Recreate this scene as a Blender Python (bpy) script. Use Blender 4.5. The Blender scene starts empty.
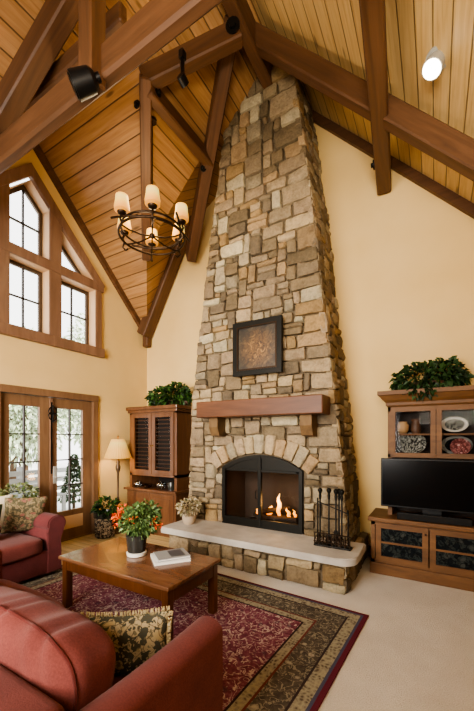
import bpy, bmesh, math, random
from mathutils import Vector, Matrix, noise
from mathutils.geometry import tessellate_polygon
rnd = random.Random(7)
sc = bpy.context.scene
col = sc.collection
PI = math.pi
V = Vector

# ------------------------------------------------------------------ materials
class NT:
    def __init__(s, name):
        s.m = bpy.data.materials.new(name); s.m.use_nodes = True
        s.t = s.m.node_tree; s.t.nodes.clear()
        s.out = s.n('ShaderNodeOutputMaterial')
    def n(s, typ, **k):
        nd = s.t.nodes.new(typ)
        for a, b in k.items():
            if a.startswith('i_'):
                nd.inputs[a[2:].replace('_', ' ')].default_value = b
            else: setattr(nd, a, b)
        return nd
    def l(s, a, b): s.t.links.new(a, b)
    def math(s, op, a, b=None, c=None):
        nd = s.n('ShaderNodeMath', operation=op)
        for i, v in enumerate((a, b, c)):
            if v is None: continue
            if isinstance(v, (int, float)): nd.inputs[i].default_value = v
            else: s.l(v, nd.inputs[i])
        return nd.outputs[0]
    def ramp(s, fac, stops, interp='LINEAR'):
        nd = s.n('ShaderNodeValToRGB'); cr = nd.color_ramp; cr.interpolation = interp
        while len(cr.elements) < len(stops): cr.elements.new(0.5)
        for e, (p, c) in zip(cr.elements, stops):
            e.position = p; e.color = (*c[:3], 1)
        s.l(fac, nd.inputs[0]); return nd.outputs[0]
    def mix(s, fac, a, b, typ='MIX'):
        nd = s.n('ShaderNodeMix', data_type='RGBA', blend_type=typ)
        for i, v in ((0, fac), (6, a), (7, b)):
            if isinstance(v, (int, float)): nd.inputs[i].default_value = v
            elif isinstance(v, tuple): nd.inputs[i].default_value = (*v[:3], 1)
            else: s.l(v, nd.inputs[i])
        return nd.outputs[2]
    def coord(s, which='Object', scale=(1, 1, 1), loc=(0, 0, 0), rot=(0, 0, 0)):
        tc = s.n('ShaderNodeTexCoord'); mp = s.n('ShaderNodeMapping')
        mp.inputs['Scale'].default_value = scale; mp.inputs['Location'].default_value = loc
        mp.inputs['Rotation'].default_value = rot
        s.l(tc.outputs[which], mp.inputs[0]); return mp.outputs[0]
    def noise(s, vec, scale=5, detail=4, rough=.55, dist=0.):
        nd = s.n('ShaderNodeTexNoise'); nd.inputs['Scale'].default_value = scale
        nd.inputs['Detail'].default_value = detail; nd.inputs['Roughness'].default_value = rough
        nd.inputs['Distortion'].default_value = dist
        if vec: s.l(vec, nd.inputs['Vector'])
        return nd.outputs[0]
    def vor(s, vec, scale=5, feature='F1', out=0, rand=1.):
        nd = s.n('ShaderNodeTexVoronoi', feature=feature); nd.inputs['Scale'].default_value = scale
        nd.inputs['Randomness'].default_value = rand
        if vec: s.l(vec, nd.inputs['Vector'])
        return nd.outputs[out]
    def attr(s, name='Col'):
        return s.n('ShaderNodeAttribute', attribute_name=name).outputs[0]
    def bsdf(s, colr, rough=.6, bump=None, bstr=.3, bdist=.01, metal=0., spec=.5, emis=None, estr=0., alpha=None, coat=0., sheen=0., sss=0.):
        b = s.n('ShaderNodeBsdfPrincipled')
        if isinstance(colr, tuple): b.inputs['Base Color'].default_value = (*colr[:3], 1)
        else: s.l(colr, b.inputs['Base Color'])
        if isinstance(rough, (int, float)): b.inputs['Roughness'].default_value = rough
        else: s.l(rough, b.inputs['Roughness'])
        b.inputs['Metallic'].default_value = metal
        b.inputs['Specular IOR Level'].default_value = spec
        b.inputs['Coat Weight'].default_value = coat
        b.inputs['Sheen Weight'].default_value = sheen
        if emis is not None:
            if isinstance(emis, tuple): b.inputs['Emission Color'].default_value = (*emis[:3], 1)
            else: s.l(emis, b.inputs['Emission Color'])
            if isinstance(estr, (int, float)): b.inputs['Emission Strength'].default_value = estr
            else: s.l(estr, b.inputs['Emission Strength'])
        if bump is not None:
            bp = s.n('ShaderNodeBump'); bp.inputs['Strength'].default_value = bstr; bp.inputs['Distance'].default_value = bdist
            s.l(bump, bp.inputs['Height']); s.l(bp.outputs[0], b.inputs['Normal'])
        s.l(b.outputs[0], s.out.inputs[0]); return s.m

def srgb(h):
    h = h.lstrip('#'); r = [int(h[i:i+2], 16)/255 for i in (0, 2, 4)]
    return tuple(c/12.92 if c <= .04045 else ((c+.055)/1.055)**2.4 for c in r)
def mul(c, k): return tuple(min(1, x*k) for x in c)

M = {}
def flat(name, h, rough=.5, **k):
    nt = NT(name); M[name] = nt.bsdf(srgb(h), rough, **k); return M[name]

def m_wall():
    nt = NT('painted plaster'); c = nt.noise(nt.coord(scale=(1, 1, 1)), 1.3, 3)
    f = nt.noise(nt.coord(), 90, 3)
    M['wall'] = nt.bsdf(nt.ramp(c, [(.3, srgb('#ccac72')), (.7, srgb('#d4b67e'))]), .85, f, .08, .004, spec=.2)
m_wall()
def m_planks(name, base, dark, light, w=.172):
    nt = NT(name); uv = nt.n('ShaderNodeTexCoord').outputs['UV']
    sep = nt.n('ShaderNodeSeparateXYZ'); nt.l(uv, sep.inputs[0])
    v = nt.math('DIVIDE', sep.outputs[1], w); idx = nt.math('FLOOR', v); fr = nt.math('FRACT', v)
    wn = nt.n('ShaderNodeTexWhiteNoise', noise_dimensions='1D'); nt.l(idx, wn.inputs['W'])
    cmb = nt.n('ShaderNodeCombineXYZ')
    nt.l(nt.math('ADD', nt.math('MULTIPLY', sep.outputs[0], 1.6), nt.math('MULTIPLY', wn.outputs[0], 37.)), cmb.inputs[0])
    nt.l(nt.math('MULTIPLY', sep.outputs[1], 26.), cmb.inputs[1])
    grain = nt.noise(cmb.outputs[0], 1.0, 5, .6, .6)
    cmb2 = nt.n('ShaderNodeCombineXYZ')
    nt.l(nt.math('ADD', nt.math('MULTIPLY', sep.outputs[0], 1.15), nt.math('MULTIPLY', wn.outputs[0], 11.)), cmb2.inputs[0])
    nt.l(nt.math('MULTIPLY', sep.outputs[1], 5.), cmb2.inputs[1])
    kn = nt.vor(cmb2.outputs[0], 1.25)
    knot = nt.ramp(kn, [(.0, (1, 1, 1)), (.07, (.85, .85, .85)), (.13, (0, 0, 0))])
    c = nt.ramp(grain, [(.25, dark), (.5, base), (.78, light)])
    c = nt.mix(nt.math('MULTIPLY', wn.outputs[0], .38), c, mul(dark, .8))
    c = nt.mix(nt.math('MULTIPLY', knot, .8), c, mul(dark, .28))
    e = nt.math('MINIMUM', fr, nt.math('SUBTRACT', 1., fr))
    g = nt.ramp(e, [(.0, (1, 1, 1)), (.022, (.85, .85, .85)), (.05, (0, 0, 0))])
    c = nt.mix(nt.math('MULTIPLY', g, .86), c, mul(dark, .12))
    h = nt.math('SUBTRACT', 1., g)
    M[name] = nt.bsdf(c, .42, h, .5, .012, spec=.4)
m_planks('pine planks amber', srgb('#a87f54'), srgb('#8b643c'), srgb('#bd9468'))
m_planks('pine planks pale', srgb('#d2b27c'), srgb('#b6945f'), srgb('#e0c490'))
m_planks('oak floor boards', srgb('#c4ac7c'), srgb('#ab9060'), srgb('#d6c094'), .11)
def m_wood(name, base, dark, light, scale=(1.2, 14, 14), rough=.4, coat=0., bstr=.15):
    nt = NT(name); v = nt.coord(scale=scale)
    g = nt.noise(v, 1., 6, .62, .9); big = nt.noise(nt.coord(scale=tuple(.18*s for s in scale)), 1.6, 3)
    c = nt.ramp(g, [(.25, dark), (.5, base), (.78, light)])
    c = nt.mix(nt.ramp(big, [(.35, (0, 0, 0)), (.7, (.55, .55, .55))]), c, dark)
    M[name] = nt.bsdf(c, rough, g, bstr, .006, coat=coat, spec=.4)
m_wood('timber', srgb('#5e3f27'), srgb('#432c1a'), srgb('#735035'), (1., 11, 11), .55)
m_wood('trim fir', srgb('#80604a'), srgb('#664a36'), srgb('#98775c'), (9, 9, 1.2), .45)
m_wood('door fir', srgb('#7a5c42'), srgb('#60452f'), srgb('#8f7052'), (9, 9, 1.0), .42)
m_wood('cherry', srgb('#66432a'), srgb('#4c301d'), srgb('#7a5538'), (10, 10, 1.2), .33, .15)
m_wood('oak brown', srgb('#6b4827'), srgb('#50351c'), srgb('#7f5a34'), (2.0, 10, 10), .6, 0.)
m_wood('table cherry', srgb('#6a4730'), srgb('#4c3120'), srgb('#825f42'), (1.4, 9, 9), .22, .35)
m_wood('table leg dark', srgb('#5a3318'), srgb('#40220f'), srgb('#6d4222'), (10, 10, 1.4), .35, .1)
m_wood('mantel red', srgb('#5f3a22'), srgb('#452816'), srgb('#744a2e'), (1.2, 10, 10), .5)
m_wood('corbel wood', srgb('#6a5030'), srgb('#4c3820'), srgb('#85683f'), (6, 6, 4), .7)
m_wood('log bark', srgb('#3a2a20'), srgb('#1a120c'), srgb('#5a4432'), (3, 20, 20), .9)
def m_stone():
    nt = NT('field stone'); v = nt.coord()
    a = nt.attr(); n1 = nt.noise(v, 9, 6, .62, .4); n2 = nt.noise(v, 38, 5, .65)
    c = nt.mix(1., a, nt.ramp(n1, [(.25, (.62, .60, .58)), (.5, (1, 1, 1)), (.75, (1.22, 1.18, 1.08))]), 'MULTIPLY')
    c = nt.mix(.55, c, nt.ramp(n2, [(.3, (.55, .53, .5)), (.6, (1.1, 1.1, 1.1))]), 'MULTIPLY')
    h = nt.math('ADD', nt.math('MULTIPLY', n1, .7), nt.math('MULTIPLY', n2, .45))
    M['stone'] = nt.bsdf(c, .9, h, .75, .03, spec=.15)
    nt = NT('mortar'); v = nt.coord(); n = nt.noise(v, 40, 5)
    M['mortar'] = nt.bsdf(nt.ramp(n, [(.3, srgb('#52473a')), (.7, srgb('#6e604c'))]), .95, n, .6, .01, spec=.1)
    nt = NT('limestone slab'); v = nt.coord(); n = nt.noise(v, 5, 5); n2 = nt.noise(v, 60, 3)
    M['slab'] = nt.bsdf(nt.ramp(n, [(.3, srgb('#a0988d')), (.7, srgb('#b6afa4'))]), .6, n2, .25, .005, spec=.3)
m_stone()
def m_carpet():
    nt = NT('beige carpet'); v = nt.coord(); n = nt.noise(v, 130, 3, .7); n2 = nt.noise(v, 3.5, 4)
    c = nt.mix(.5, nt.ramp(n, [(.3, srgb('#a89c8a')), (.7, srgb('#e2d9ca'))]), nt.ramp(n2, [(.3, srgb('#c2b7a6')), (.7, srgb('#d8cfc0'))]))
    M['carpet'] = nt.bsdf(c, .97, n, .8, .012, spec=.05, sheen=.2)
m_carpet()
def m_rug():
    nt = NT('oriental rug wool'); HX, HY = 1.625, 1.45
    v = nt.coord(); sep = nt.n('ShaderNodeSeparateXYZ'); nt.l(v, sep.inputs[0]); X, Y = sep.outputs[0], sep.outputs[1]
    d = nt.math('MINIMUM', nt.math('SUBTRACT', HX, nt.math('ABSOLUTE', X)), nt.math('SUBTRACT', HY, nt.math('ABSOLUTE', Y)))
    wob = nt.noise(v, 14, 3, .6)
    # field: burgundy with diagonal lattice of cream, rose and navy motifs
    dist = nt.n('ShaderNodeVectorMath', operation='ADD')
    nz = nt.n('ShaderNodeTexNoise'); nz.inputs['Scale'].default_value = 9; nz.inputs['Detail'].default_value = 3; nt.l(v, nz.inputs['Vector'])
    sc_ = nt.n('ShaderNodeVectorMath', operation='SCALE'); nt.l(nz.outputs[1], sc_.inputs[0]); sc_.inputs['Scale'].default_value = .09
    nt.l(v, dist.inputs[0]); nt.l(sc_.outputs[0], dist.inputs[1])
    m1 = nt.vor(dist.outputs[0], 9.5, 'F1', 0, .35); m2 = nt.vor(dist.outputs[0], 17, 'DISTANCE_TO_EDGE', 0, .85)
    m3 = nt.vor(dist.outputs[0], 30, 'F1', 0, .8)
    field = nt.ramp(nt.noise(v, 30, 4), [(.3, srgb('#5e303c')), (.55, srgb('#75424e')), (.75, srgb('#885862'))])  # field reds lightened: window glare put into the wool colour
    cn = nt.math('ABSOLUTE', nt.math('SUBTRACT', nt.noise(v, 15, 2, .5, 1.2), .5))
    vine = nt.ramp(cn, [(.0, (1, 1, 1)), (.02, (.95, .95, .95)), (.036, (0, 0, 0))])
    cn2 = nt.math('ABSOLUTE', nt.math('SUBTRACT', nt.noise(v, 19, 2, .5, 1.), .5))
    field = nt.mix(nt.math('MULTIPLY', vine, nt.ramp(wob, [(.32, (0, 0, 0)), (.5, (.8, .8, .8))])), field, srgb('#c2ae a2'.replace(' ', '')))
    field = nt.mix(nt.ramp(m1, [(.22, (.75, .75, .75)), (.34, (0, 0, 0))]), field, srgb('#4a333f'))
    field = nt.mix(nt.ramp(m1, [(.14, (.75, .75, .75)), (.2, (0, 0, 0))]), field, srgb('#c4b0a2'))
    field = nt.mix(nt.ramp(m3, [(.12, (.6, .6, .6)), (.22, (0, 0, 0))]), field, srgb('#a88c80'))
    b1 = nt.vor(dist.outputs[0], 11, 'F1', 0, .4); b2 = nt.vor(dist.outputs[0], 21, 'DISTANCE_TO_EDGE', 0, .9)
    bor = nt.ramp(nt.noise(v, 30, 3), [(.3, srgb('#453e38')), (.7, srgb('#5e564c'))])
    bor = nt.mix(nt.ramp(cn2, [(.018, (.85, .85, .85)), (.036, (0, 0, 0))]), bor, srgb('#8e8672'))
    bor = nt.mix(nt.ramp(b1, [(.2, (.8, .8, .8)), (.32, (0, 0, 0))]), bor, srgb('#a29a86'))
    bor = nt.mix(nt.ramp(b1, [(.08, (.8, .8, .8)), (.14, (0, 0, 0))]), bor, srgb('#74483f'))
    gu = nt.ramp(nt.vor(dist.outputs[0], 34, 'F1', 0, .5), [(.2, srgb('#5e5246')), (.4, srgb('#857e6c')), (.7, srgb('#989078'))])
    def band(c, a, b, w): # replace between distances
        f = nt.math('MULTIPLY', nt.math('GREATER_THAN', d, a), nt.math('LESS_THAN', d, b)); return nt.mix(f, c, w)
    c = band(field, .0, .035, srgb('#5e2832'))
    c = band(c, .035, .055, srgb('#4a4a5c')); c = band(c, .055, .135, gu); c = band(c, .135, .15, srgb('#3a3030'))
    c = band(c, .15, .33, bor); c = band(c, .33, .345, srgb('#6a3a34')); c = band(c, .345, .41, gu); c = band(c, .41, .425, srgb('#332729'))
    c = nt.mix(.35, c, nt.ramp(nt.noise(v, 160, 2, .7), [(.3, (.5, .5, .5)), (.7, (1.25, 1.25, 1.25))]), 'MULTIPLY')
    M['rug'] = nt.bsdf(c, .95, nt.noise(v, 170, 2, .7), .5, .008, spec=.08)
m_rug()
def m_fabric(name, base, dark, light, sc1=140):
    nt = NT(name); v = nt.coord(); n = nt.noise(v, sc1, 3, .7); n2 = nt.noise(v, 6, 4)
    c = nt.mix(.5, nt.ramp(n, [(.3, dark), (.7, light)]), nt.ramp(n2, [(.3, dark), (.5, base), (.75, light)]))
    M[name] = nt.bsdf(c, .92, n, .35, .004, spec=.08, sheen=.08)
m_fabric('red chenille', srgb('#66352f'), srgb('#542a26'), srgb('#753f38'))
m_fabric('red chenille shaded', srgb('#5e2e2e'), srgb('#4d2626'), srgb('#6c3736'))  # darker magenta red for the loveseat; seat-front shade put into the colour
m_fabric('red piping', srgb('#52241f'), srgb('#451e1a'), srgb('#5e2b26'))
m_fabric('cream linen', srgb('#d6c8ae'), srgb('#b8a98c'), srgb('#e6dcc6'))
m_fabric('fringe tan', srgb('#9c8a66'), srgb('#84734f'), srgb('#b5a37c'))
def m_tapestry(name, cols, scale=9., seed=0.):
    nt = NT(name); v = nt.coord(loc=(seed, seed*.7, 0))
    dist = nt.n('ShaderNodeVectorMath', operation='ADD'); nz = nt.n('ShaderNodeTexNoise'); nz.inputs['Scale'].default_value = scale*.8
    nt.l(v, nz.inputs['Vector']); s2 = nt.n('ShaderNodeVectorMath', operation='SCALE'); s2.inputs['Scale'].default_value = .1
    nt.l(nz.outputs[1], s2.inputs[0]); nt.l(v, dist.inputs[0]); nt.l(s2.outputs[0], dist.inputs[1])
    a = nt.vor(dist.outputs[0], scale*1.1, 'F1', 0, .8); b = nt.vor(dist.outputs[0], scale*2, 'DISTANCE_TO_EDGE', 0, 1); n = nt.noise(v, scale*2.2, 3)
    c = nt.ramp(n, [(.38, cols[0]), (.5, cols[1]), (.62, cols[2])], 'CONSTANT')
    c = nt.mix(nt.ramp(a, [(.2, (1, 1, 1)), (.34, (0, 0, 0))]), c, cols[3])
    c = nt.mix(nt.ramp(b, [(.02, (.8, .8, .8)), (.06, (0, 0, 0))]), c, cols[4])
    M[name] = nt.bsdf(c, .92, nt.noise(v, 150, 2), .4, .004, spec=.1)
m_tapestry('floral tapestry', [srgb('#55503c'), srgb('#8a7a5c'), srgb('#6c6048'), srgb('#8a5c50'), srgb('#3e3a2c')], 14)
m_tapestry('leaf tapestry', [srgb('#454438'), srgb('#9c8c6c'), srgb('#6a624c'), srgb('#9c8a64'), srgb('#4a4232')], 13, 3.)
m_tapestry('dark green tapestry', [srgb('#20281c'), srgb('#343c26'), srgb('#2a2a1c'), srgb('#3c4428'), srgb('#181a12')], 10, 5.)
m_tapestry('planter scrollwork', [srgb('#2e2620'), srgb('#8a7a64'), srgb('#4a3e32'), srgb('#a39178'), srgb('#201a16')], 16, 1.)
m_tapestry('plate pattern', [srgb('#30302e'), srgb('#9a9a90'), srgb('#56564e'), srgb('#b4b2a8'), srgb('#24241f')], 22, 2.)
m_tapestry('rose plate', [srgb('#6a3a38'), srgb('#a06a66'), srgb('#844a48'), srgb('#c49a94'), srgb('#4a2a28')], 18, 4.)
m_tapestry('slate stone glass', [srgb('#15181a'), srgb('#2c302e'), srgb('#1e2222'), srgb('#3c3e3a'), srgb('#0d0f10')], 9, 6.)
flat('black iron', '#17150f', .5, metal=.6)
flat('soot black', '#0c0b0a', .9)
flat('firebox brick', '#4a3c30', .95)
flat('black plastic', '#0b0b0c', .4, spec=.3)
flat('screen black', '#040405', .2, spec=.15)
flat('bronze', '#3a2c20', .4, metal=.85)
flat('silver metal', '#a8a69e', .35, metal=.3)
flat('brass', '#7a5a2c', .35, metal=.9)
flat('dark window bar', '#2a2119', .5)
flat('sash bronze', '#4c3a28', .5)
flat('reveal fir', '#c4a078', .5)
flat('white ceramic', '#d6d0c4', .35)
flat('dark glazed pot', '#2b2a26', .25)
flat('tan stoneware', '#a98860', .6)
flat('brown stoneware', '#5a4030', .5)
flat('clay pot', '#a5927a', .85)
flat('paper white', '#d8d4cc', .5)
flat('book cover grey', '#8d8c8a', .35)
flat('book cover dark', '#4a4a4c', .35)
flat('branch brown', '#4a3826', .9)
flat('patio snow', '#e6e6e4', .9)
flat('fence grey', '#8a8d8c', .9)
flat('blind slat', '#5a3a22', .45)
flat('niche dark', '#17110d', .6)
flat('hutch back', '#2a1b10', .7)
flat('lamp pole antique', '#5a4632', .45, metal=.5)
flat('soil', '#2a1f16', 1.)
def m_glass(name, tint=(1, 1, 1), gl=.08, fk=.8):
    nt = NT(name); t = nt.n('ShaderNodeBsdfTransparent'); t.inputs[0].default_value = (*tint, 1)
    g = nt.n('ShaderNodeBsdfGlossy'); g.inputs['Roughness'].default_value = .03
    lw = nt.n('ShaderNodeFresnel'); lw.inputs[0].default_value = 1.45
    mx = nt.n('ShaderNodeMixShader'); nt.l(nt.math('ADD', nt.math('MULTIPLY', lw.outputs[0], fk), gl-.04), mx.inputs[0])
    nt.l(t.outputs[0], mx.inputs[1]); nt.l(g.outputs[0], mx.inputs[2]); nt.l(mx.outputs[0], nt.out.inputs[0]); M[name] = nt.m
m_glass('window glass'); m_glass('cabinet glass', (.8, .8, .8), .04, .12); m_glass('fire glass', (.75, .75, .75), .05, .5); m_glass('clear bowl glass', (.75, .78, .8), .2)
def m_emit(name, h, s, base=None):
    nt = NT(name); M[name] = nt.bsdf(srgb(base or h), .5, emis=srgb(h), estr=s)
m_emit('bulb glow', '#fff0cf', 9.)
m_emit('downlight glow', '#fff2d8', 14.)
def m_shade(name, lo, hi, s, z0, z1, base):
    nt = NT(name); sep = nt.n('ShaderNodeSeparateXYZ'); nt.l(nt.coord(), sep.inputs[0])
    f = nt.n('ShaderNodeMapRange'); f.inputs[1].default_value = z0; f.inputs[2].default_value = z1; nt.l(sep.outputs[2], f.inputs[0])
    c = nt.ramp(f.outputs[0], [(0., lo), (.45, hi), (.8, tuple(min(1, 1.5*x+.1) for x in hi)), (1., hi)])
    M[name] = nt.bsdf(base, .6, emis=c, estr=s)
m_shade('alabaster shade', srgb('#b86a10'), srgb('#ffcc66'), 1.05, 0., .17, srgb('#c08a44'))
m_shade('linen lampshade', srgb('#cc8628'), srgb('#eab25a'), .62, -.15, .15, srgb('#b8904e'))
def m_fire():
    nt = NT('flame'); sep = nt.n('ShaderNodeSeparateXYZ'); nt.l(nt.coord(), sep.inputs[0])
    c = nt.ramp(nt.math('MULTIPLY', sep.outputs[2], 3.2), [(0., srgb('#ff7a10')), (.3, srgb('#ffb030')), (.8, srgb('#ffe7a0'))])
    M['flame'] = nt.bsdf((1, .5, .1), .5, emis=c, estr=2.6)
m_fire()
m_emit('ember', '#d04010', 1.2, '#301008')
def m_leaf(name, rough=.5, k=1.):
    nt = NT(name); a = nt.attr(); b = nt.n('ShaderNodeBsdfPrincipled')
    c = nt.mix(1., a, (k, k, k), 'MULTIPLY'); nt.l(c, b.inputs['Base Color']); b.inputs['Roughness'].default_value = rough
    b.inputs['Specular IOR Level'].default_value = .3
    tr = nt.n('ShaderNodeBsdfTranslucent'); nt.l(c, tr.inputs[0]); mx = nt.n('ShaderNodeMixShader'); mx.inputs[0].default_value = .25
    nt.l(b.outputs[0], mx.inputs[1]); nt.l(tr.outputs[0], mx.inputs[2]); nt.l(mx.outputs[0], nt.out.inputs[0]); M[name] = nt.m
m_leaf('leaf'); m_leaf('petal', .7)
def m_paint():
    nt = NT('oil painting'); v = nt.coord()
    n = nt.noise(v, 6, 6, .65, 2.2)
    g = nt.n('ShaderNodeTexGradient', gradient_type='SPHERICAL'); nt.l(nt.coord(scale=(3.4, 3.4, 3.4), loc=(-.05, 0, .1)), g.inputs[0])
    c = nt.ramp(n, [(.3, srgb('#14110e')), (.5, srgb('#30281c')), (.7, srgb('#4c402c'))])
    c2 = nt.ramp(nt.noise(v, 9, 5, .6, 3.), [(.35, srgb('#2e2012')), (.55, srgb('#6a4a24')), (.75, srgb('#a8844e'))])
    c = nt.mix(nt.math('MULTIPLY', g.outputs[1], 1.3), c, c2)
    M['painting'] = nt.bsdf(c, .45, n, .3, .004)
m_paint()

# ------------------------------------------------------------------ mesh helpers
class MB:
    """collects shapes, then links them as one mesh object"""
    def __init__(s):
        s.bm = bmesh.new(); s.cl = s.bm.loops.layers.float_color.new('Col'); s.uv = s.bm.loops.layers.uv.new('UVMap')
    def color(s, faces, c):
        for f in faces:
            for l in f.loops: l[s.cl] = (*c[:3], 1)
    def poly(s, pts, uvs=None, c=None):
        f = s.bm.faces.new([s.bm.verts.new(p) for p in pts])
        if uvs:
            for l, u in zip(f.loops, uvs): l[s.uv].uv = u
        if c: s.color([f], c)
        return f
    def box(s, a, b, bev=0., seg=2, mat=None, c=None):
        a, b = V(a), V(b); lo = V([min(x, y) for x, y in zip(a, b)]); hi = V([max(x, y) for x, y in zip(a, b)])
        r = bmesh.ops.create_cube(s.bm, size=1.)
        vs = r['verts']
        for v in vs: v.co = V([lo[i]+(v.co[i]+.5)*(hi[i]-lo[i]) for i in range(3)])
        if bev > 0:
            bev = min(bev, .49*min(hi[i]-lo[i] for i in range(3)))
            es = list({e for v in vs for e in v.link_edges})
            r2 = bmesh.ops.bevel(s.bm, geom=es, offset=bev, segments=seg, affect='EDGES', profile=.5)
            vs = list({v for f in r2['faces'] for v in f.verts} | {v for v in vs if v.is_valid})
        if mat:
            for v in vs: v.co = mat @ v.co
        if c: s.color(list({f for v in vs for f in v.link_faces}), c)
        return vs
    def bar(s, p, q, w, h, bev=0., up=V((0, 0, 1))):
        p, q = V(p), V(q); L = (q-p).length
        m = frame(p, q, up)
        return s.box((0, -w/2, -h/2), (L, w/2, h/2), bev, mat=m)
    def tube(s, pts, r, n=8, closed=False, caps=True):
        pts = [V(p) for p in pts]; N = len(pts)
        rs = r if isinstance(r, (list, tuple)) else [r]*N
        rings = []; pu = None
        for i, p in enumerate(pts):
            if closed: t = pts[(i+1) % N]-pts[i-1]
            else: t = pts[min(i+1, N-1)]-pts[max(i-1, 0)]
            t.normalize()
            u = pu if pu else (V((0, 0, 1)) if abs(t.z) < .9 else V((1, 0, 0)))
            u = (u-t*u.dot(t))
            if u.length < 1e-4: u = t.orthogonal()
            u.normalize(); w = t.cross(u); pu = u
            rings.append([s.bm.verts.new(p+(u*math.cos(2*PI*k/n)+w*math.sin(2*PI*k/n))*rs[i]) for k in range(n)])
        for i in range(N if closed else N-1):
            A, B = rings[i], rings[(i+1) % N]
            for k in range(n): s.bm.faces.new([A[k], A[(k+1) % n], B[(k+1) % n], B[k]])
        if caps and not closed:
            s.bm.faces.new(rings[0][::-1]); s.bm.faces.new(rings[-1])
    def lathe(s, prof, c=(0, 0, 0), n=24, cap=True, sx=1., sy=1.):
        rings = []
        for r, z in prof:
            rings.append([s.bm.verts.new((c[0]+r*sx*math.cos(2*PI*k/n), c[1]+r*sy*math.sin(2*PI*k/n), c[2]+z)) for k in range(n)])
        for A, B in zip(rings, rings[1:]):
            for k in range(n): s.bm.faces.new([A[k], A[(k+1) % n], B[(k+1) % n], B[k]])
        if cap:
            s.bm.faces.new(rings[0][::-1]); s.bm.faces.new(rings[-1])
    def ext(s, poly, d):
        """extrude a planar 3-D polygon by vector d into a closed solid"""
        d = V(d); a = [s.bm.verts.new(p) for p in poly]; b = [s.bm.verts.new(V(p)+d) for p in poly]; n = len(a)
        s.bm.faces.new(a[::-1]); s.bm.faces.new(b)
        for i in range(n): s.bm.faces.new([a[i], a[(i+1) % n], b[(i+1) % n], b[i]])
    def ring(s, outer, inner, d):
        """frame between two polygons with the same count, extruded by d"""
        d = V(d); n = len(outer)
        o = [s.bm.verts.new(p) for p in outer]; i = [s.bm.verts.new(p) for p in inner]
        o2 = [s.bm.verts.new(V(p)+d) for p in outer]; i2 = [s.bm.verts.new(V(p)+d) for p in inner]
        for k in range(n):
            j = (k+1) % n
            s.bm.faces.new([o[k], o[j], i[j], i[k]]); s.bm.faces.new([o2[k], i2[k], i2[j], o2[j]])
            s.bm.faces.new([o[k], o2[k], o2[j], o[j]]); s.bm.faces.new([i[k], i[j], i2[j], i2[k]])
    def holed(s, outer, holes):
        loops = [[V(p) for p in outer]]+[[V(p) for p in h] for h in holes]
        flatp = [p for l in loops for p in l]; vs = [s.bm.verts.new(p) for p in flatp]
        for t in tessellate_polygon(loops): s.bm.faces.new([vs[i] for i in t])
    def superbox(s, c, h, pw=(4, 4, 4), n=12, fn=None, mat=None):
        """puffed cushion: rounded box with half sizes h"""
        tb = bmesh.new(); bmesh.ops.create_cube(tb, size=2.)
        bmesh.ops.subdivide_edges(tb, edges=tb.edges[:], cuts=n, use_grid_fill=True)
        mp = {v.index: s.bm.verts.new(v.co) for v in tb.verts} if not tb.verts.index_update() else {}
        for f in tb.faces: s.bm.faces.new([mp[v.index] for v in f.verts])
        tb.free(); allv = list(mp.values())
        e = pw[0]
        for v in allv:
            p = v.co; k = (abs(p.x)**e+abs(p.y)**e+abs(p.z)**e)**(1/e)
            q = p/k
            w = V((q.x*h[0], q.y*h[1], q.z*h[2]))
            if fn: w = fn(q, w)
            v.co = (mat @ w if mat else w)+V(c)
        return allv
    def build(s, name, mat, parent=None, smooth=None, off=(0, 0, 0), merge=False):
        bm = s.bm
        if merge: bmesh.ops.remove_doubles(bm, verts=bm.verts, dist=1e-4)
        bmesh.ops.recalc_face_normals(bm, faces=bm.faces)
        if any(off): bmesh.ops.translate(bm, verts=bm.verts, vec=-V(off))
        me = bpy.data.meshes.new(name); bm.to_mesh(me); bm.free()
        me.materials.append(M[mat] if isinstance(mat, str) else mat)
        if smooth is not None:
            me.shade_smooth(); me.set_sharp_from_angle(angle=math.radians(smooth))
        o = bpy.data.objects.new(name, me); col.objects.link(o)
        if parent: o.parent = parent
        return o
def frame(p, q, up=V((0, 0, 1))):
    p, q = V(p), V(q); x = (q-p).normalized(); u = V(up)
    if abs(x.dot(u)) > .98: u = V((0, 1, 0))
    z = (u-x*u.dot(x)).normalized(); y = z.cross(x)
    m = Matrix((x, y, z)).transposed().to_4x4(); m.translation = p; return m
def tag(o, label=None, cat=None, group=None, kind=None):
    if label: o['label'] = label
    if cat: o['category'] = cat
    if group: o['group'] = group
    if kind: o['kind'] = kind
    return o
def thing(name, label, cat, loc=(0, 0, 0), rz=0., group=None):
    o = bpy.data.objects.new(name, None); col.objects.link(o); o.location = loc; o.rotation_euler = (0, 0, rz)
    o.empty_display_size = .1
    return tag(o, label, cat, group)
def copy_tree(o, parent=None):
    c = o.copy(); col.objects.link(c); c.parent = parent
    for ch in o.children: copy_tree(ch, c)
    return c
def inset(poly, d):
    """inset a convex CCW 2-D polygon"""
    n = len(poly); out = []
    for i in range(n):
        a, b, c = V(poly[i-1]), V(poly[i]), V(poly[(i+1) % n])
        d1 = (b-a).normalized(); d2 = (c-b).normalized(); n1 = V((-d1.y, d1.x)); n2 = V((-d2.y, d2.x))
        k = d/(1+n1.dot(n2)); out.append(b+(n1+n2)*k)
    return out
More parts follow.
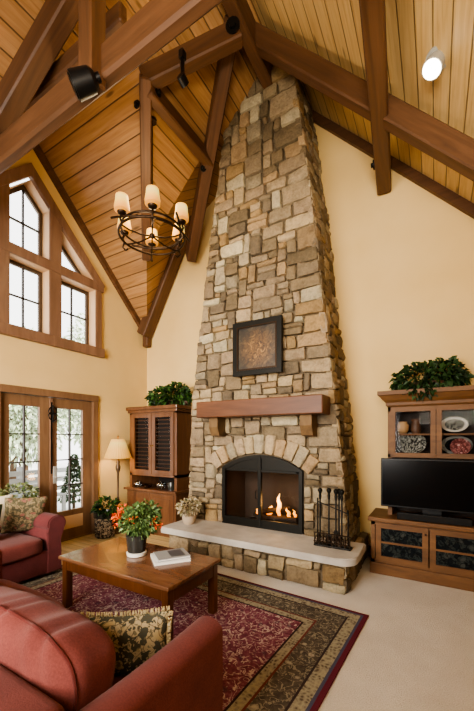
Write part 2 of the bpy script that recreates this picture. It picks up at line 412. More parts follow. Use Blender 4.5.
def foliage(mb, c, r, n, size, cols, rr=rnd, droop=.2, shell=.55, flatz=None):
    c = V(c)
    for _ in range(n):
        while True:
            d = V((rr.uniform(-1, 1), rr.uniform(-1, 1), rr.uniform(-1, 1)))
            if .05 < d.length <= 1: break
        k = rr.uniform(shell, 1.)**.7; d2 = d.normalized()*k
        p = c+V((d2.x*r[0], d2.y*r[1], d2.z*r[2]))
        if flatz is not None and p.z < flatz: p.z = flatz+rr.uniform(0, .03)
        t = (d.normalized()+V((rr.uniform(-.7, .7), rr.uniform(-.7, .7), rr.uniform(-.5, .5)-droop))).normalized()
        u = V((rr.uniform(-1, 1), rr.uniform(-1, 1), rr.uniform(.1, 1))); w = t.cross(u).normalized(); up = w.cross(t)
        L = size*rr.uniform(.7, 1.35); W = L*.3
        a, e = p, p+t*L-V((0, 0, L*.2)); m = p+t*L*.5
        l_, r_ = m+w*W+up*W*.4, m-w*W+up*W*.4
        q = [mb.bm.verts.new(x) for x in (a, l_, e, r_)]
        f1 = mb.bm.faces.new([q[0], q[1], q[2]]); f2 = mb.bm.faces.new([q[0], q[2], q[3]])
        k = rr.uniform(.6, 1.3); cc = mul(rr.choice(cols), k); mb.color((f1, f2), cc)

# ------------------------------------------------------------------ camera
F, HYP = 338., 438.
th = math.radians(30.4)
CAM = V((4.62, -4.57, 1.5))
cd = bpy.data.cameras.new('camera'); cam = bpy.data.objects.new('camera', cd); col.objects.link(cam)
cam.location = CAM; cam.rotation_euler = (PI/2, 0, th)
cd.sensor_fit = 'VERTICAL'; cd.sensor_height = 36.; cd.lens = F*36/711; cd.shift_y = (HYP-355.5)/711; cd.clip_start = .05
sc.camera = cam
FW = V((-math.sin(th), math.cos(th), 0)); RT = V((math.cos(th), math.sin(th), 0))
def on(px, py, **k):
    r = FW+RT*((px-237)/F)+V((0, 0, (HYP-py)/F)); (ax, v), = k.items(); i = 'xyz'.index(ax)
    return CAM+r*((v-CAM[i])/r[i])

# ------------------------------------------------------------------ room shell
EAVE = 3.4
def zM(x): return EAVE+x
RX, RZ = 2.89, 6.29
def zR(x): return RZ-1.06*(x-RX)
XR, YB = 6.2, -7.
b = MB()
b.poly([(-.3, .1, 0), (-.3, YB, 0), (XR, YB, 0), (XR, .1, 0)])
tag(b.build('floor', 'carpet'), 'pale beige cut pile carpet over the whole room', 'carpet', kind='structure')
b = MB()
pts = [(-.15, -.0), (1.6, -.0), (1.6, -1.55), (1.25, -1.75), (1.25, YB+.5), (-.15, YB+.5)]
b.poly([(x, y, .006) for x, y in pts], [(x, y) for x, y in pts])
tag(b.build('floor_boards', 'oak floor boards'), kind='structure')
# ceiling
def ceil(name, mat, polys):
    b = MB()
    for p, f in polys: b.poly(p, [f(q) for q in p])
    return tag(b.build(name, mat), kind='structure')
S2 = math.sqrt(2)
fL = lambda q: (q[0], -q[1]*S2); fL2 = lambda q: (q[0]+.7, (4.2+q[1])*S2+.07); fM = lambda q: (q[1], q[0]*S2+.05); fR = lambda q: (q[1], q[0]*1.457)
A_ = (.95, 0, 5.05); D_ = (.9, -.9, 4.3); G_ = (2., -.87, 5.4); H_ = (2.4, 0, 5.95)
b = MB()
b.poly([(0, 0, 3.4), (0, -2.1, 5.5), (2.1, -2.1, 5.5), D_], [fL(q) for q in ((0, 0), (0, -2.1), (2.1, -2.1), D_)])
b.poly([(0, -4.2, 3.4), (2.1, -2.1, 5.5), (0, -2.1, 5.5)], [fL2(q) for q in ((0, -4.2), (2.1, -2.1), (0, -2.1))])
P = [D_, (2.1, -2.1, 5.5), (0, -4.2, 3.4), (0, YB, 3.4), (RX, YB, RZ), (RX, -.87, RZ), G_]
b.poly(P, [fM(q) for q in P])
b.poly([(0, 0, 3.4), D_, A_], [(0, 0), (.9, .9*S2), (1.6, .86*S2)])
for P in ([D_, G_, A_], [A_, G_, H_], [G_, (RX, -.87, RZ), (RX, 0, RZ), H_]):
    b.poly(P, [fM(q) for q in P])
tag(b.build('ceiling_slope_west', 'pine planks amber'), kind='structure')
P = [(RX, 0, RZ), (RX, YB, RZ), (XR, YB, zR(XR)), (XR, 0, zR(XR))]
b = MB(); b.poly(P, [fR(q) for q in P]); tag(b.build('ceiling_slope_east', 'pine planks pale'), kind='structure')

# west wall with window and door openings  (x = 0; polygons given as (y, z))
WY, APZ = -2.114, 5.09
win = [(-1.02, 2.86), (-1.02, 3.92), (WY, APZ-.02), (-3.21, 3.92), (-3.21, 2.86)]
door = [(-1.16, 0), (-1.16, 2.07), (-2.46, 2.07), (-2.46, 0)]
b = MB()
outer = [(.05, 0), (.05, 3.36), (-2.1, 5.52), (-4.2, 3.42), (YB, 3.42), (YB, 0), (-2.46, 0), (-2.46, 2.07), (-1.16, 2.07), (-1.16, 0)]
b.holed([(0, y, z) for y, z in outer], [[(0, y, z) for y, z in win]])
b.build('wall_west', 'wall')['kind'] = 'structure'
b = MB()
b.poly([(-.05, 0, 0), (XR, 0, 0), (XR, 0, zR(XR)+.02), (RX, 0, RZ+.02), (H_[0], 0, H_[2]+.02), (A_[0], 0, A_[2]+.02), (-.05, 0, 3.35)])
b.build('wall_north', 'wall')['kind'] = 'structure'
b = MB(); b.poly([(XR, 0, 0), (XR, YB, 0), (XR, YB, zR(XR)+.02), (XR, 0, zR(XR)+.02)]); b.build('wall_east', 'wall')['kind'] = 'structure'
b = MB(); b.box((.0, -.0, 0), (.02, -1.07, .13), .004); b.box((.0, -2.56, 0), (.02, YB, .13), .004)
b.build('baseboard_west', 'trim fir')['kind'] = 'structure'
b = MB(); b.box((.02, 0, 0), (XR, -.02, .13), .004); b.build('baseboard_north', 'trim fir')['kind'] = 'structure'
b = MB(); b.poly([(-.05, YB, 0), (XR, YB, 0), (XR, YB, zR(XR)), (RX, YB, RZ), (-.05, YB, 3.38)]); b.build('wall_south', 'wall')['kind'] = 'structure'
# trim along the gables
b = MB(); b.bar((.03, -.02, 3.37), (.03, -2.1, 5.45), .06, .10); b.build('trim_1', 'timber')['kind'] = 'structure'
b = MB(); b.bar((RX, -.03, RZ-.06), (XR, -.03, zR(XR)-.06), .06, .10); b.build('trim_2', 'timber')['kind'] = 'structure'

# ------------------------------------------------------------------ gable window
W3 = lambda pts, x: [(x, p[0], p[1]) for p in pts]
wroot = tag(thing('window_1', 'tall gable shaped window with fir casing and dark grid bars', 'window', (0, WY, 2.86)), kind='structure')
wl = (0, WY, 2.86)
sl = (APZ-3.95)/(1.0-2.114)*-1  # rake slope
def rake(y): return APZ-abs(y-WY)*1.03
b = MB()
b.box((-.17, -3.25, 2.78), (.07, -.98, 2.92), .006)              # sill board
b.box((-.17, -3.25, 3.82), (.05, -.98, 3.95), .006)              # transom
for s in (1, -1):
    ys = lambda a: WY+s*a
    b.box((-.02, ys(.99), 2.92), (.04, ys(1.10), 3.82), .005)    # side casing
    b.box((-.17, ys(.255), 2.92), (.045, ys(.425), 3.82), .005)  # mullion below
    b.ext([(.045, ys(.255), 3.95), (.045, ys(.425), 3.95), (.045, ys(.425), rake(ys(.425))-.1), (.045, ys(.255), rake(ys(.255))-.1)], (-.215, 0, 0))
    a0, a1 = 0., 1.15
    P = [(ys(a0), APZ+.02), (ys(a1), APZ+.02-a1*1.03), (ys(a1-.06), APZ-.16-(a1-.06)*1.03+.02), (ys(a0), APZ-.155)]
    b.ext(W3(P, .056), (-.07, 0, 0))
b.build('window_frame', 'trim fir', wroot, off=wl)
panes = []
def pane(poly, vy, hz):
    if sum(poly[i-1][0]*poly[i][1]-poly[i][0]*poly[i-1][1] for i in range(len(poly))) < 0: poly = poly[::-1]
    ins = inset(poly, .015); g = inset(poly, .05)
    b = MB(); b.ring(W3(ins, -.16), W3(poly, -.16), (.16, 0, 0)) if False else None
    n = len(poly)
    poly_r = [tuple(p) for p in inset(poly, .004)]
    for i in range(n):   # reveal
        a, c = poly_r[i-1], poly_r[i]; b.poly([(0.03, *a), (.03, *c), (-.17, *c), (-.17, *a)])
    b.build('reveal', 'reveal fir', wroot, off=wl)
    b = MB(); b.ring(W3([tuple(p) for p in poly], -.17), W3([tuple(p) for p in g], -.17), (.04, 0, 0)); sash = b.build('sash', 'sash bronze', wroot, off=wl)
    b = MB()
    def clip(fn_in, lo, hi):  # largest span inside polygon g
        ts = [lo+(hi-lo)*i/200 for i in range(201)]; ok = [t for t in ts if fn_in(t)]
        return (min(ok), max(ok)) if ok else None
    def inside(p):
        return all((V(g[i])-V(g[i-1])).x*(p[1]-g[i-1][1])-(V(g[i])-V(g[i-1])).y*(p[0]-g[i-1][0]) >= -1e-6 for i in range(len(g)))
    for y in vy:
        c = clip(lambda t: inside((y, t)), 2.5, 5.3)
        if c: b.box((-.165, y-.009, c[0]-.01), (-.135, y+.009, c[1]+.01))
    for z in hz:
        c = clip(lambda t: inside((t, z)), -4, 0)
        if c: b.box((-.165, c[0]-.01, z-.009), (-.135, c[1]+.01, z+.009))
    if vy or hz: b.build('muntin', 'dark window bar', sash, off=wl)
    b = MB(); b.poly(W3([tuple(p) for p in g], -.15)); b.build('pane', 'window glass', sash, off=wl)
lo, hi = 2.92, 3.82
pane([(WY-.255, lo), (WY+.255, lo), (WY+.255, hi), (WY-.255, hi)], [WY], [3.37])
for s in (1, -1):
    pane([(WY+s*.425, lo), (WY+s*.99, lo), (WY+s*.99, hi), (WY+s*.425, hi)], [WY+s*.70], [3.37])
    pane([(WY+s*.425, 3.95), (WY+s*.97, 3.95), (WY+s*.425, rake(WY+.425)-.19)], [], [])
pane([(WY-.255, 3.95), (WY+.255, 3.95), (WY+.255, rake(WY+.255)-.19), (WY, APZ-.19), (WY-.255, rake(WY+.255)-.19)], [WY], [4.37])

# ------------------------------------------------------------------ french doors
dl = (0, -1.8, 0)
droot = tag(thing('door_1', 'pair of fir french doors with tall glazed grids', 'door', dl), kind='structure')
b = MB()
b.box((-.1, -1.16, 0), (.03, -1.07, 2.07), .005); b.box((-.1, -2.55, 0), (.03, -2.46, 2.07), .005); b.box((-.1, -2.55, 2.07), (.035, -1.07, 2.165), .005)
b.box((-.15, -2.46, -.01), (.0, -1.16, .025)); b.build('door_frame', 'door fir', droot, off=dl)
def leaf(y0, y1, g0, g1, z0, z1):
    lf = MB(); x0, x1 = -.07, -.02
    o = [(y0, .025), (y1, .025), (y1, 2.065), (y0, 2.065)]; i = [(g0, z0), (g1, z0), (g1, z1), (g0, z1)]
    lf.ring(W3(o, x0), W3(i, x0), (x1-x0, 0, 0)); L = lf.build('door_leaf', 'door fir', droot, off=dl)
    m = MB(); m.box((x0+.005, (g0+g1)/2-.008, z0), (x1-.005, (g0+g1)/2+.008, z1))
    for k in (1, 2, 3): z = z0+(z1-z0)*k/4; m.box((x0+.005, g0, z-.008), (x1-.005, g1, z+.008))
    m.build('muntin', 'dark window bar', L, off=dl)
    m = MB(); m.poly(W3(i, (x0+x1)/2)); m.build('pane', 'window glass', L, off=dl)
    m = MB(); m.box((x1-.005, g0+.0, .17), (x1+.004, g1-.0, .36), .006); m.build('bottom_panel', 'reveal fir' if g0 > -1.8 else 'door fir', L, off=dl)
    return L
leaf(-2.455, -1.82, -2.345, -1.965, .44, 1.925)
R = leaf(-1.795, -1.165, -1.717, -1.31, .44, 1.925)
b = MB(); b.box((-.03, -1.83, .03), (.0, -1.785, 2.06), .004); b.build('astragal', 'trim fir', droot, off=dl)
b = MB(); b.box((-.004, -1.822, 1.0), (.006, -1.80, 2.0), .002); b.build('weather_strip', 'black iron', droot, off=dl)
b = MB(); b.box((-.021, -1.79, .86), (.012, -1.735, 1.10), .004); b.tube([(.01, -1.777, .95), (.05, -1.777, .95), (.055, -1.70, .945)], .009); b.build('door_handle', 'silver metal', R, 40, off=dl)
o = thing('door_ornament', 'dark scrolled iron ornament hung where the french doors meet', 'ornament', (.015, -1.80, 1.84))
b = MB()
for s in (1, -1):
    for t in (1, -1):
        b.tube([(0, s*(.01+.05*math.sin(u*.5)), t*(.10-.012*u)*math.cos(u*.35)) for u in [i*.7 for i in range(9)]], .008, 6)
b.tube([(0, 0, -.12), (0, 0, .12)], .011, 6); b.lathe([(.0, -.02), (.025, 0), (.0, .02)], n=10, cap=False)
b.build('scroll', 'black iron', o, 40)

# ------------------------------------------------------------------ timbers
nb = [0]
def beam(p, q, w, h, label, name='ceiling_beam', bev=.014):
    p, q = V(p), V(q); b = MB(); L = (q-p).length
    b.box((0, -w/2, -h/2), (L, w/2, h/2), bev, 1)
    o = b.build(name, 'timber'); o.matrix_world = frame(p, q)
    return tag(o, label, 'beam', kind='structure')
def bolt(par, c, n, r=.035, kind='bolt'):
    """round black washer with a nut, in the beam's local space"""
    b = MB(); c, n = V(c), V(n).normalized()
    b.tube([c, c+n*.012], r, 14); b.tube([c+n*.01, c+n*.035], r*.5, 6)
    o = b.build('bolt_plate', 'black iron', par)
    return o
def lb(o, p): return o.matrix_world.inverted() @ V(p)
tie = beam((-.02, -2.95, 4.17), (5.5, -2.95, 4.17), .10, .25, 'broad tie beam crossing the room in front of the chandelier', bev=.02)
kp = beam((2.52, -3.02, 3.98), (2.52, -3.02, 5.95), .14, .14, 'upright king post rising from the tie beam', 'king_post_beam')
tr = beam((1.0, -3.03, 4.26), (2.15, -2.80, 5.36), .16, .20, 'sloping truss rafter under the planks at the upper corner')
col2 = beam((.7, -2.72, 4.85), (2.5, -2.72, 4.85), .08, .16, 'short collar beam behind the tie beam')
grn = beam((.88, -.88, 4.2), (2.0, -2.0, 5.30), .13, .18, 'groin rafter standing behind the chandelier')
b5 = beam((1.95, -1.98, 5.29), (2.86, -1.52, 5.72), .14, .20, 'collar carrying the small black track light')
b6 = beam((1.98, -1.95, 5.22), (2.0, -.78, 5.22), .12, .16, 'purlin running from groin rafter to hip rafter')
hip = beam((1.13, -.14, 4.47), (2.75, -1.47, 6.0), .15, .26, 'steep hip rafter beside the stone chimney with a sawn end')
low = beam((.06, -.13, 3.36), (1.24, -.13, 5.42), .22, .2, 'lower wall rafter rising from the room corner')
stub = beam((.075, -.075, 3.16), (.075, -.075, 3.5), .12, .12, 'short post stub in the room corner')
rdg = beam((2.82, -.6, 6.02), (2.84, -3.8, 6.02), .13, .3, 'ridge beam ending in the chimney top', 'ridge_beam')
rr_ = beam((2.78, -1.15, 6.13), (5.6, -.93, 3.20), .15, .19, 'long rafter across the pale planked slope')
pur = beam((4.075, -.03, 4.62), (4.255, -2.3, 4.64), .16, .2, 'purlin crossing the pale slope with a cut end at the wall')
for o, pts in ((grn, [((1.86, -1.86, 5.02), (-1, -1, 0)), ((1.9, -1.75, 5.02), (1, -.6, 0))]),):
    pass
def plate(o, p, n, r=.045):
    bolt(o, lb(o, p), (o.matrix_world.to_3x3().inverted() @ V(n)), r)
# round washers on the joints the photograph shows
c = on(146, 92, y=-1.93); plate(grn, on(146, 92, x=1.93) if False else V((1.86, -1.98, 5.08)), V((0, -1, -.1)), .04)
plate(b6, (2.04, -1.86, 5.22), (1, 0, 0), .04)
plate(b5, (2.84, -1.62, 5.70), (.3, -1, -.2), .075)
plate(hip, (1.93, -.88, 5.12), (.55, -.65, -.2), .04)
plate(pur, (4.02, -.45, 4.62), (-1, 0, 0), .05)

# ------------------------------------------------------------------ fireplace
fx = (2.7, -.75, 0)
fire = thing('stone_fireplace', 'tall tapering fieldstone chimney and fireplace with raised hearth', 'fireplace', fx)
YF = -.75
def lerp_tab(tab, z):
    for (z0, v0), (z1, v1) in zip(tab, tab[1:]):
        if z <= z1: return v0+(v1-v0)*max(0, z-z0)/(z1-z0)
    return tab[-1][1]
XL = lambda z: lerp_tab([(0, 1.55), (2., 1.63), (3.1, 1.79), (4.1, 1.93), (5., 2.08), (6.3, 2.28)], z)
XRt = lambda z: lerp_tab([(0, 3.80), (1., 3.75), (2., 3.645), (3.1, 3.51), (4.27, 3.39), (5.8, 3.18), (6.3, 3.1)], z)
PAL = [srgb(h) for h in ('#958268', '#8a7860', '#9e8b6e', '#7e6d54', '#93866e', '#75664f', '#a39070', '#84745d', '#937a56', '#8d7d64', '#ada083', '#7a6a52', '#6d604e', '#988060')]
def pack(xl, xr, z0, z1, mapf, blocked=None, dx=.042, hr=(.06, .10), depth=.06, wmax=9, hmax=3, mb=None, rr=rnd, quoins=False):
    """irregular ashlar: stones spanning one to three courses; mapf(s, z, out) -> point"""
    mb = mb or MB(); rows = [z0]
    while rows[-1] < z1-.05: rows.append(min(z1, rows[-1]+rr.uniform(*hr)))
    R = len(rows)-1; smin = min(xl(z) for z in rows); smax = max(xr(z) for z in rows); C = int((smax-smin)/dx)+2
    cx = [smin+i*dx for i in range(C+1)]
    occ = [[False]*C for _ in range(R)]
    for r in range(R):
        zc = (rows[r]+rows[r+1])/2; a, e = xl(zc), xr(zc)
        for c in range(C):
            m = cx[c]+dx/2
            if m < a or m > e or (blocked and blocked(m, zc)): occ[r][c] = True
    def quoin(r):
        k = 0
        while r < R:
            h = min(rr.choice((2, 2, 3)), R-r); w = (6, 9)[k % 2]; k += 1
            zc = (rows[r]+rows[min(R, r+h)])/2; ce = int((xr(zc)-smin)/dx+.5)
            c0 = ce-w
            if c0 > 0 and all(not occ[r+i][c] for i in range(h) for c in range(c0, min(ce, C)) if (cx[c]+dx) < xr(rows[r+i+1])):
                for i in range(h):
                    for c in range(c0, C): occ[r+i][c] = True
                za, zb = rows[r], rows[r+h]; wl_ = [warp(cx[c0], z) for z in (za, zb)]
                stone(mb, [V(wl_[0]), V((xr(za)+.01, warp(xr(za), za)[1])), V((xr(zb)+.01, warp(xr(zb), zb)[1])), V(wl_[1])], mapf, depth, rr)
            r += h
    warp = lambda x, z: (x+.03*noise.noise(V((x*4.3, z*4.3, 1.7))), z+.028*noise.noise(V((x*3.1, z*5.1, 9.2))))
    if quoins: quoin(0)
    for r in range(R):
        for c in range(C):
            if occ[r][c]: continue
            h = rr.choices((1, 2, 3), (.42, .43, .15))[0]; h = min(h, hmax)
            w = rr.randint(3, wmax) if h < 3 else rr.randint(3, 6)
            if h == 1: w = rr.randint(3, max(4, wmax-2))
            run = 0
            while c+run < C and not occ[r][c+run] and run < w+2: run += 1
            w = run if run-w <= 2 and run <= w+2 and run < w+2 else min(w, run)
            hh = 1
            while hh < h and r+hh < R and all(not occ[r+hh][c+i] for i in range(w)): hh += 1
            for i in range(hh):
                for k in range(w): occ[r+i][c+k] = True
            za, zb = rows[r], rows[r+hh]; xa, xb = cx[c], cx[c+w]
            def snap(x, z, edge):
                return (edge(z), z)
            le = c == 0 or cx[c]-dx/2 < xl((za+zb)/2); re_ = c+w >= C or cx[c+w]+dx/2 > xr((za+zb)/2)
            cr = []
            for (x, z, ed) in ((xa, za, 'l'), (xb, za, 'r'), (xb, zb, 'r'), (xa, zb, 'l')):
                if ed == 'l' and le: p = (xl(z)-rr.uniform(-.012, .02), warp(x, z)[1])
                elif ed == 'r' and re_: p = (xr(z)+rr.uniform(-.012, .02), warp(x, z)[1])
                else: p = warp(x, z)
                cr.append(V(p))
            stone(mb, cr, mapf, depth, rr)
    return mb
SK = (-1., -.9, -.5, 0., .5, .9, 1.)
def stone(mb, cr, mapf, depth, rr, n=6, c=None, gap=.0045):
    ctr = sum(cr, V((0, 0)))/4
    cr = [p+(ctr-p).normalized()*gap*1.3 for p in cr]
    base = c or mul(rr.choice(PAL), rr.uniform(.68, 1.04)); sd = rr.uniform(0, 99); dp = depth*rr.uniform(.8, 1.12)
    tx, tz = rr.uniform(-.16, .16), rr.uniform(-.16, .16)
    g = []
    for j in range(n+1):
        row = []
        for i in range(n+1):
            a, e = SK[i], SK[j]
            a2, e2 = a*(1-.05*e**6), e*(1-.05*a**6)
            u, w = (a2+1)/2, (e2+1)/2
            p = cr[0]*(1-u)*(1-w)+cr[1]*u*(1-w)+cr[2]*u*w+cr[3]*(1-u)*w
            m = max(abs(a), abs(e)); pr = (1-m**9)
            o = dp*(.5+.5*pr)*(1+tx*a*pr+tz*e*pr)+.016*noise.noise(V((p.x*11+sd, p.y*11, sd)))*pr+.012*noise.noise(V((p.x*26+sd, p.y*26, sd)))
            if m > .999: o = -.02
            jx = .011*noise.noise(V((p.x*14, p.y*14, sd+5)))
            row.append(mb.bm.verts.new(mapf(p.x+jx, p.y+jx, o)))
        g.append(row)
    fs = [mb.bm.faces.new([g[j][i], g[j][i+1], g[j+1][i+1], g[j+1][i]]) for j in range(n) for i in range(n)]
    mb.color(fs, base)
# arch geometry
AX, AH, AZ0, AZ1 = 2.712, .56, 1.11, 1.285
AR = (AH*AH+(AZ1-AZ0)**2)/(2*(AZ1-AZ0)); AC = AZ1-AR
VH = .25
a_end = math.asin(AH/AR)
def blocked(x, z):
    if z < .30: return True
    dx = x-AX; r = math.hypot(dx, z-AC)
    if abs(dx) < AH+.0 and z < AC+math.sqrt(max(0, AR*AR-dx*dx))+.02: return True
    return r < AR+VH-.05 and z > AC and abs(math.atan2(dx, z-AC)) < a_end+.09
front = lambda s, z, o: (s, YF+.045-o, z)
mb = pack(XL, XRt, .30, 6.25, front, blocked, quoins=True)
side_r = lambda s, z, o: (XRt(z)-.045+o, s, z); pack(lambda z: YF, lambda z: 0., 0, 6.2, side_r, mb=mb)
side_l = lambda s, z, o: (XL(z)+.045-o, s, z); pack(lambda z: YF, lambda z: 0., 0, 6.0, side_l, mb=mb)
mb.build('chimney_breast', 'stone', fire, 55, off=fx)
b = MB(); nv = 11
for i in range(nv):
    t0 = -a_end-.09+(2*a_end+.18)*i/nv; t1 = -a_end-.09+(2*a_end+.18)*(i+1)/nv
    h = VH*rnd.uniform(.9, 1.12)
    f = lambda t, r: V((AX+math.sin(t)*r, AC+math.cos(t)*r))
    stone(b, [f(t0, AR+.01), f(t1, AR+.01), f(t1, AR+h), f(t0, AR+h)], lambda s, z, o: (s, YF+.03-o, z), .075, rnd, c=mul(rnd.choice([PAL[0], PAL[2], PAL[6], PAL[4], PAL[13]]), rnd.uniform(.9, 1.15)))
b.build('arch_stones', 'stone', fire, 55, off=fx)
# mortar core with opening
arch = lambda n=16, d=0.: [(AX+(AR+d)*math.sin(a_end-2*a_end*i/n), AC+(AR+d)*math.cos(a_end-2*a_end*i/n)) for i in range(n+1)]
open_poly = [(AX-AH, .30), (AX+AH, .30)]+arch()
b = MB(); zs = [0, 1, 2, 3.1, 4.1, 5, 6.2]
op = [(x, YF+.045, z) for x, z in [(AX+AH, .30)]+arch()+[(AX-AH, .30)]]
outer = [(XL(0)+.03, YF+.045, 0)]+[(AX-AH, YF+.045, .0), (AX-AH, YF+.045, .3)]
outline = [(XL(z)+.03, YF+.045, z) for z in zs]+[(XRt(z)-.03, YF+.045, z) for z in zs[::-1]]
b.holed(outline, [op])
for X, sg in ((XL, .03), (XRt, -.03)):
    for z0, z1 in zip(zs, zs[1:]):
        b.poly([(X(z0)+sg, YF+.045, z0), (X(z1)+sg, YF+.045, z1), (X(z1)+sg, -.01, z1), (X(z0)+sg, -.01, z0)])
b.build('mortar_core', 'mortar', fire, off=fx)
b = MB()
P = [(x, z) for x, z in open_poly]
for i in range(len(P)): a, c = P[i-1], P[i]; b.poly([(a[0], YF+.05, a[1]), (c[0], YF+.05, c[1]), (c[0], -.12, c[1]), (a[0], -.12, a[1])])
b.poly([(x, -.12, z) for x, z in P]); b.build('firebox', 'firebox brick', fire, off=fx)
# black arched door
inn = lambda d: [(AX-AH+d, .36+d), (AX+AH-d, .36+d)]+[(x*(1)+(AX-x)*d/AH, z-d) for x, z in arch()]
b = MB(); o_, i_ = inn(.0), inn(.045)
b.ring([(x, YF-.01, z) for x, z in o_], [(x, YF-.01, z) for x, z in i_], (0, .05, 0))
b.box((AX-.022, YF-.02, .38), (AX+.022, YF+.03, 1.27), .004)
b.box((AX-AH+.04, YF-.01, 1.07), (AX+AH-.04, YF+.03, 1.10), .003); b.box((AX-AH+.04, YF-.01, .40), (AX+AH-.04, YF+.03, .47), .003)
fd = b.build('fire_door', 'black iron', fire, off=fx)
b = MB(); top = [(AX-AH+.04, 1.09), (AX+AH-.04, 1.09)]+[(x+(AX-x)*.05/AH, z-.03) for x, z in arch()]
b.ext([(x, YF+.005, z) for x, z in top], (0, .012, 0)); b.build('arch_panel', 'black iron', fd, off=fx)
b = MB(); b.poly([(AX-AH+.03, YF+.02, .4), (AX+AH-.03, YF+.02, .4), (AX+AH-.03, YF+.02, 1.09), (AX-AH+.03, YF+.02, 1.09)]); b.build('glass', 'fire glass', fd, off=fx)
for s in (-1, 1):
    b = MB(); b.tube([(AX+s*.035, YF-.02, .74), (AX+s*.035, YF-.05, .74), (AX+s*.035, YF-.05, .84), (AX+s*.035, YF-.02, .84)], .006, 6)
    b.build('handle', 'black iron', fd, 40, off=fx)
# hearth
HX0, HX1, HYF = 1.67, 3.88, -1.27
hb = MB()
hs = lambda s, z, o: (s, HYF+.04-o, z); pack(lambda z: HX0, lambda z: HX1, 0, .30, hs, mb=hb, hr=(.07, .12), wmax=10, depth=.06)
hr_ = lambda s, z, o: (HX1-.04+o, s, z); pack(lambda z: HYF, lambda z: -.03, 0, .30, hr_, mb=hb, depth=.06)
hl_ = lambda s, z, o: (HX0+.04-o, s, z); pack(lambda z: HYF, lambda z: -.76, 0, .30, hl_, mb=hb, depth=.06)
hb.build('hearth_base', 'stone', fire, 55, off=fx)
b = MB(); b.box((HX0+.035, HYF+.035, 0), (HX1-.035, -.02, .29)); b.build('hearth_core', 'mortar', fire, off=fx)
b = MB()
def rounded(x0, x1, y0, y1, r, k=6):
    out = [(x0, y1), (x0, y0+.03), (x0+.03, y0)]
    out += [(x1-r+r*math.sin(t), y0+r-r*math.cos(t)) for t in [PI/2*i/k for i in range(k+1)]]
    return out+[(x1, y1)]
b.ext([(x, y, .295) for x, y in rounded(1.58, 3.98, -1.35, -.73, .16)], (0, 0, .07))
bmesh.ops.bevel(b.bm, geom=[e for e in b.bm.edges if abs(e.verts[0].co.z-.365) < 1e-3 and abs(e.verts[1].co.z-.365) < 1e-3], offset=.012, segments=2, affect='EDGES')
b.build('hearth_slab', 'slab', fire, 40, off=fx)
# logs and fire
for (p, q, r, lab) in (((2.45, -.40, .43), (3.02, -.36, .43), .045, 'charred log lying across the firebox floor behind the flames'), ((2.55, -.52, .435), (3.1, -.47, .45), .04, 'charred log lying nearest the fire glass'), ((2.62, -.52, .52), (2.95, -.33, .56), .036, 'charred log laid crosswise on top of the other logs')):
    p, q = V(p), V(q); b = MB(); L = (q-p).length
    b.tube([(L*i/8, .008*noise.noise(V((i*.9, p.y*7, 0))), .008*noise.noise(V((i*.9, 3, p.y*9)))) for i in range(9)], [r*(1+.12*noise.noise(V((i*1.3, p.x*9, 2)))) for i in range(9)], 10)
    o = b.build('fire_log', 'log bark', None, 50); o.matrix_world = frame(p, q); tag(o, lab, 'log', 'logs in the fireplace')
b = MB()
for x in [2.40+.075*i for i in range(10)]: b.tube([(x, -.62, .385), (x, -.27, .385)], .007, 6)
for y in (-.6, -.3): b.tube([(2.38, y, .372), (3.1, y, .372)], .008, 6)
for x in (2.4, 3.08): b.tube([(x, -.62, .31), (x, -.62, .46)], .008, 6); b.tube([(x, -.28, .31), (x, -.28, .46)], .008, 6)
o = b.build('fire_grate', 'black iron', None, 40); tag(o, 'black iron grate holding the logs in the firebox', 'grate')
o = thing('fire', 'small orange gas fire flickering among the logs', 'fire', (2.80, -.44, .46))
def flame(x, y, h, w, lean):
    b = MB(); N = 9
    b.tube([(x+lean*(i/N)**2+.012*math.sin(i*1.4+x*40), y, h*i/N) for i in range(N+1)], [max(.002, w*(math.sin(PI*min(1, .18+.82*i/N))**.8)) for i in range(N+1)], 8)
    b.build('flame', 'flame', o, 60)
flame(.04, 0, .31, .03, 0.0); flame(-.09, .0, .14, .03, .02); flame(-.13, .02, .09, .02, -.01); flame(.19, -.01, .13, .022, -.05); flame(.26, .02, .11, .018, -.03); flame(-.28, .0, .08, .014, .0)

# mantel
ml = (2.8, -1.0, 1.76)
mt = thing('mantel_shelf', 'thick reddish timber mantel shelf on two corbels', 'mantel', ml)
b = MB(); b.box((1.945, -1.06, 1.76), (3.60, -.71, 1.965), .012); o = b.build('mantel_beam', 'mantel red', mt, off=ml)
for x0, x1 in ((2.08, 2.21), (3.315, 3.45)):
    b = MB(); b.ext([(x0, -.70, 1.76), (x0, -.96, 1.76), (x0, -.96, 1.64), (x0, -.91, 1.53), (x0, -.70, 1.51)], (x1-x0, 0, 0)); b.build('corbel', 'corbel wood', mt, off=ml)
# painting
pl = (2.72, -.85, 2.62)
pt = thing('framed_painting', 'small dark swirling oil painting in a black frame above mantel', 'painting', pl)
b = MB(); q = lambda d: [(2.385+d, -.87, 2.285+d), (3.055-d, -.87, 2.285+d), (3.055-d, -.87, 2.955-d), (2.385+d, -.87, 2.955-d)]
b.ring(q(0), q(.075), (0, .05, 0)); b.build('frame', 'black iron', pt, off=pl)
b = MB(); r_ = [V(p)+V((0, -.004, 0)) for p in q(.06)], [V(p)+V((0, -.004, 0)) for p in q(.078)]; b.ring(r_[0], r_[1], (0, .02, 0)); b.build('inner_lip', 'bronze', pt, off=pl)
b = MB(); b.poly([V(p)+V((0, .015, 0)) for p in q(.07)]); b.build('canvas', 'painting', pt, off=pl)

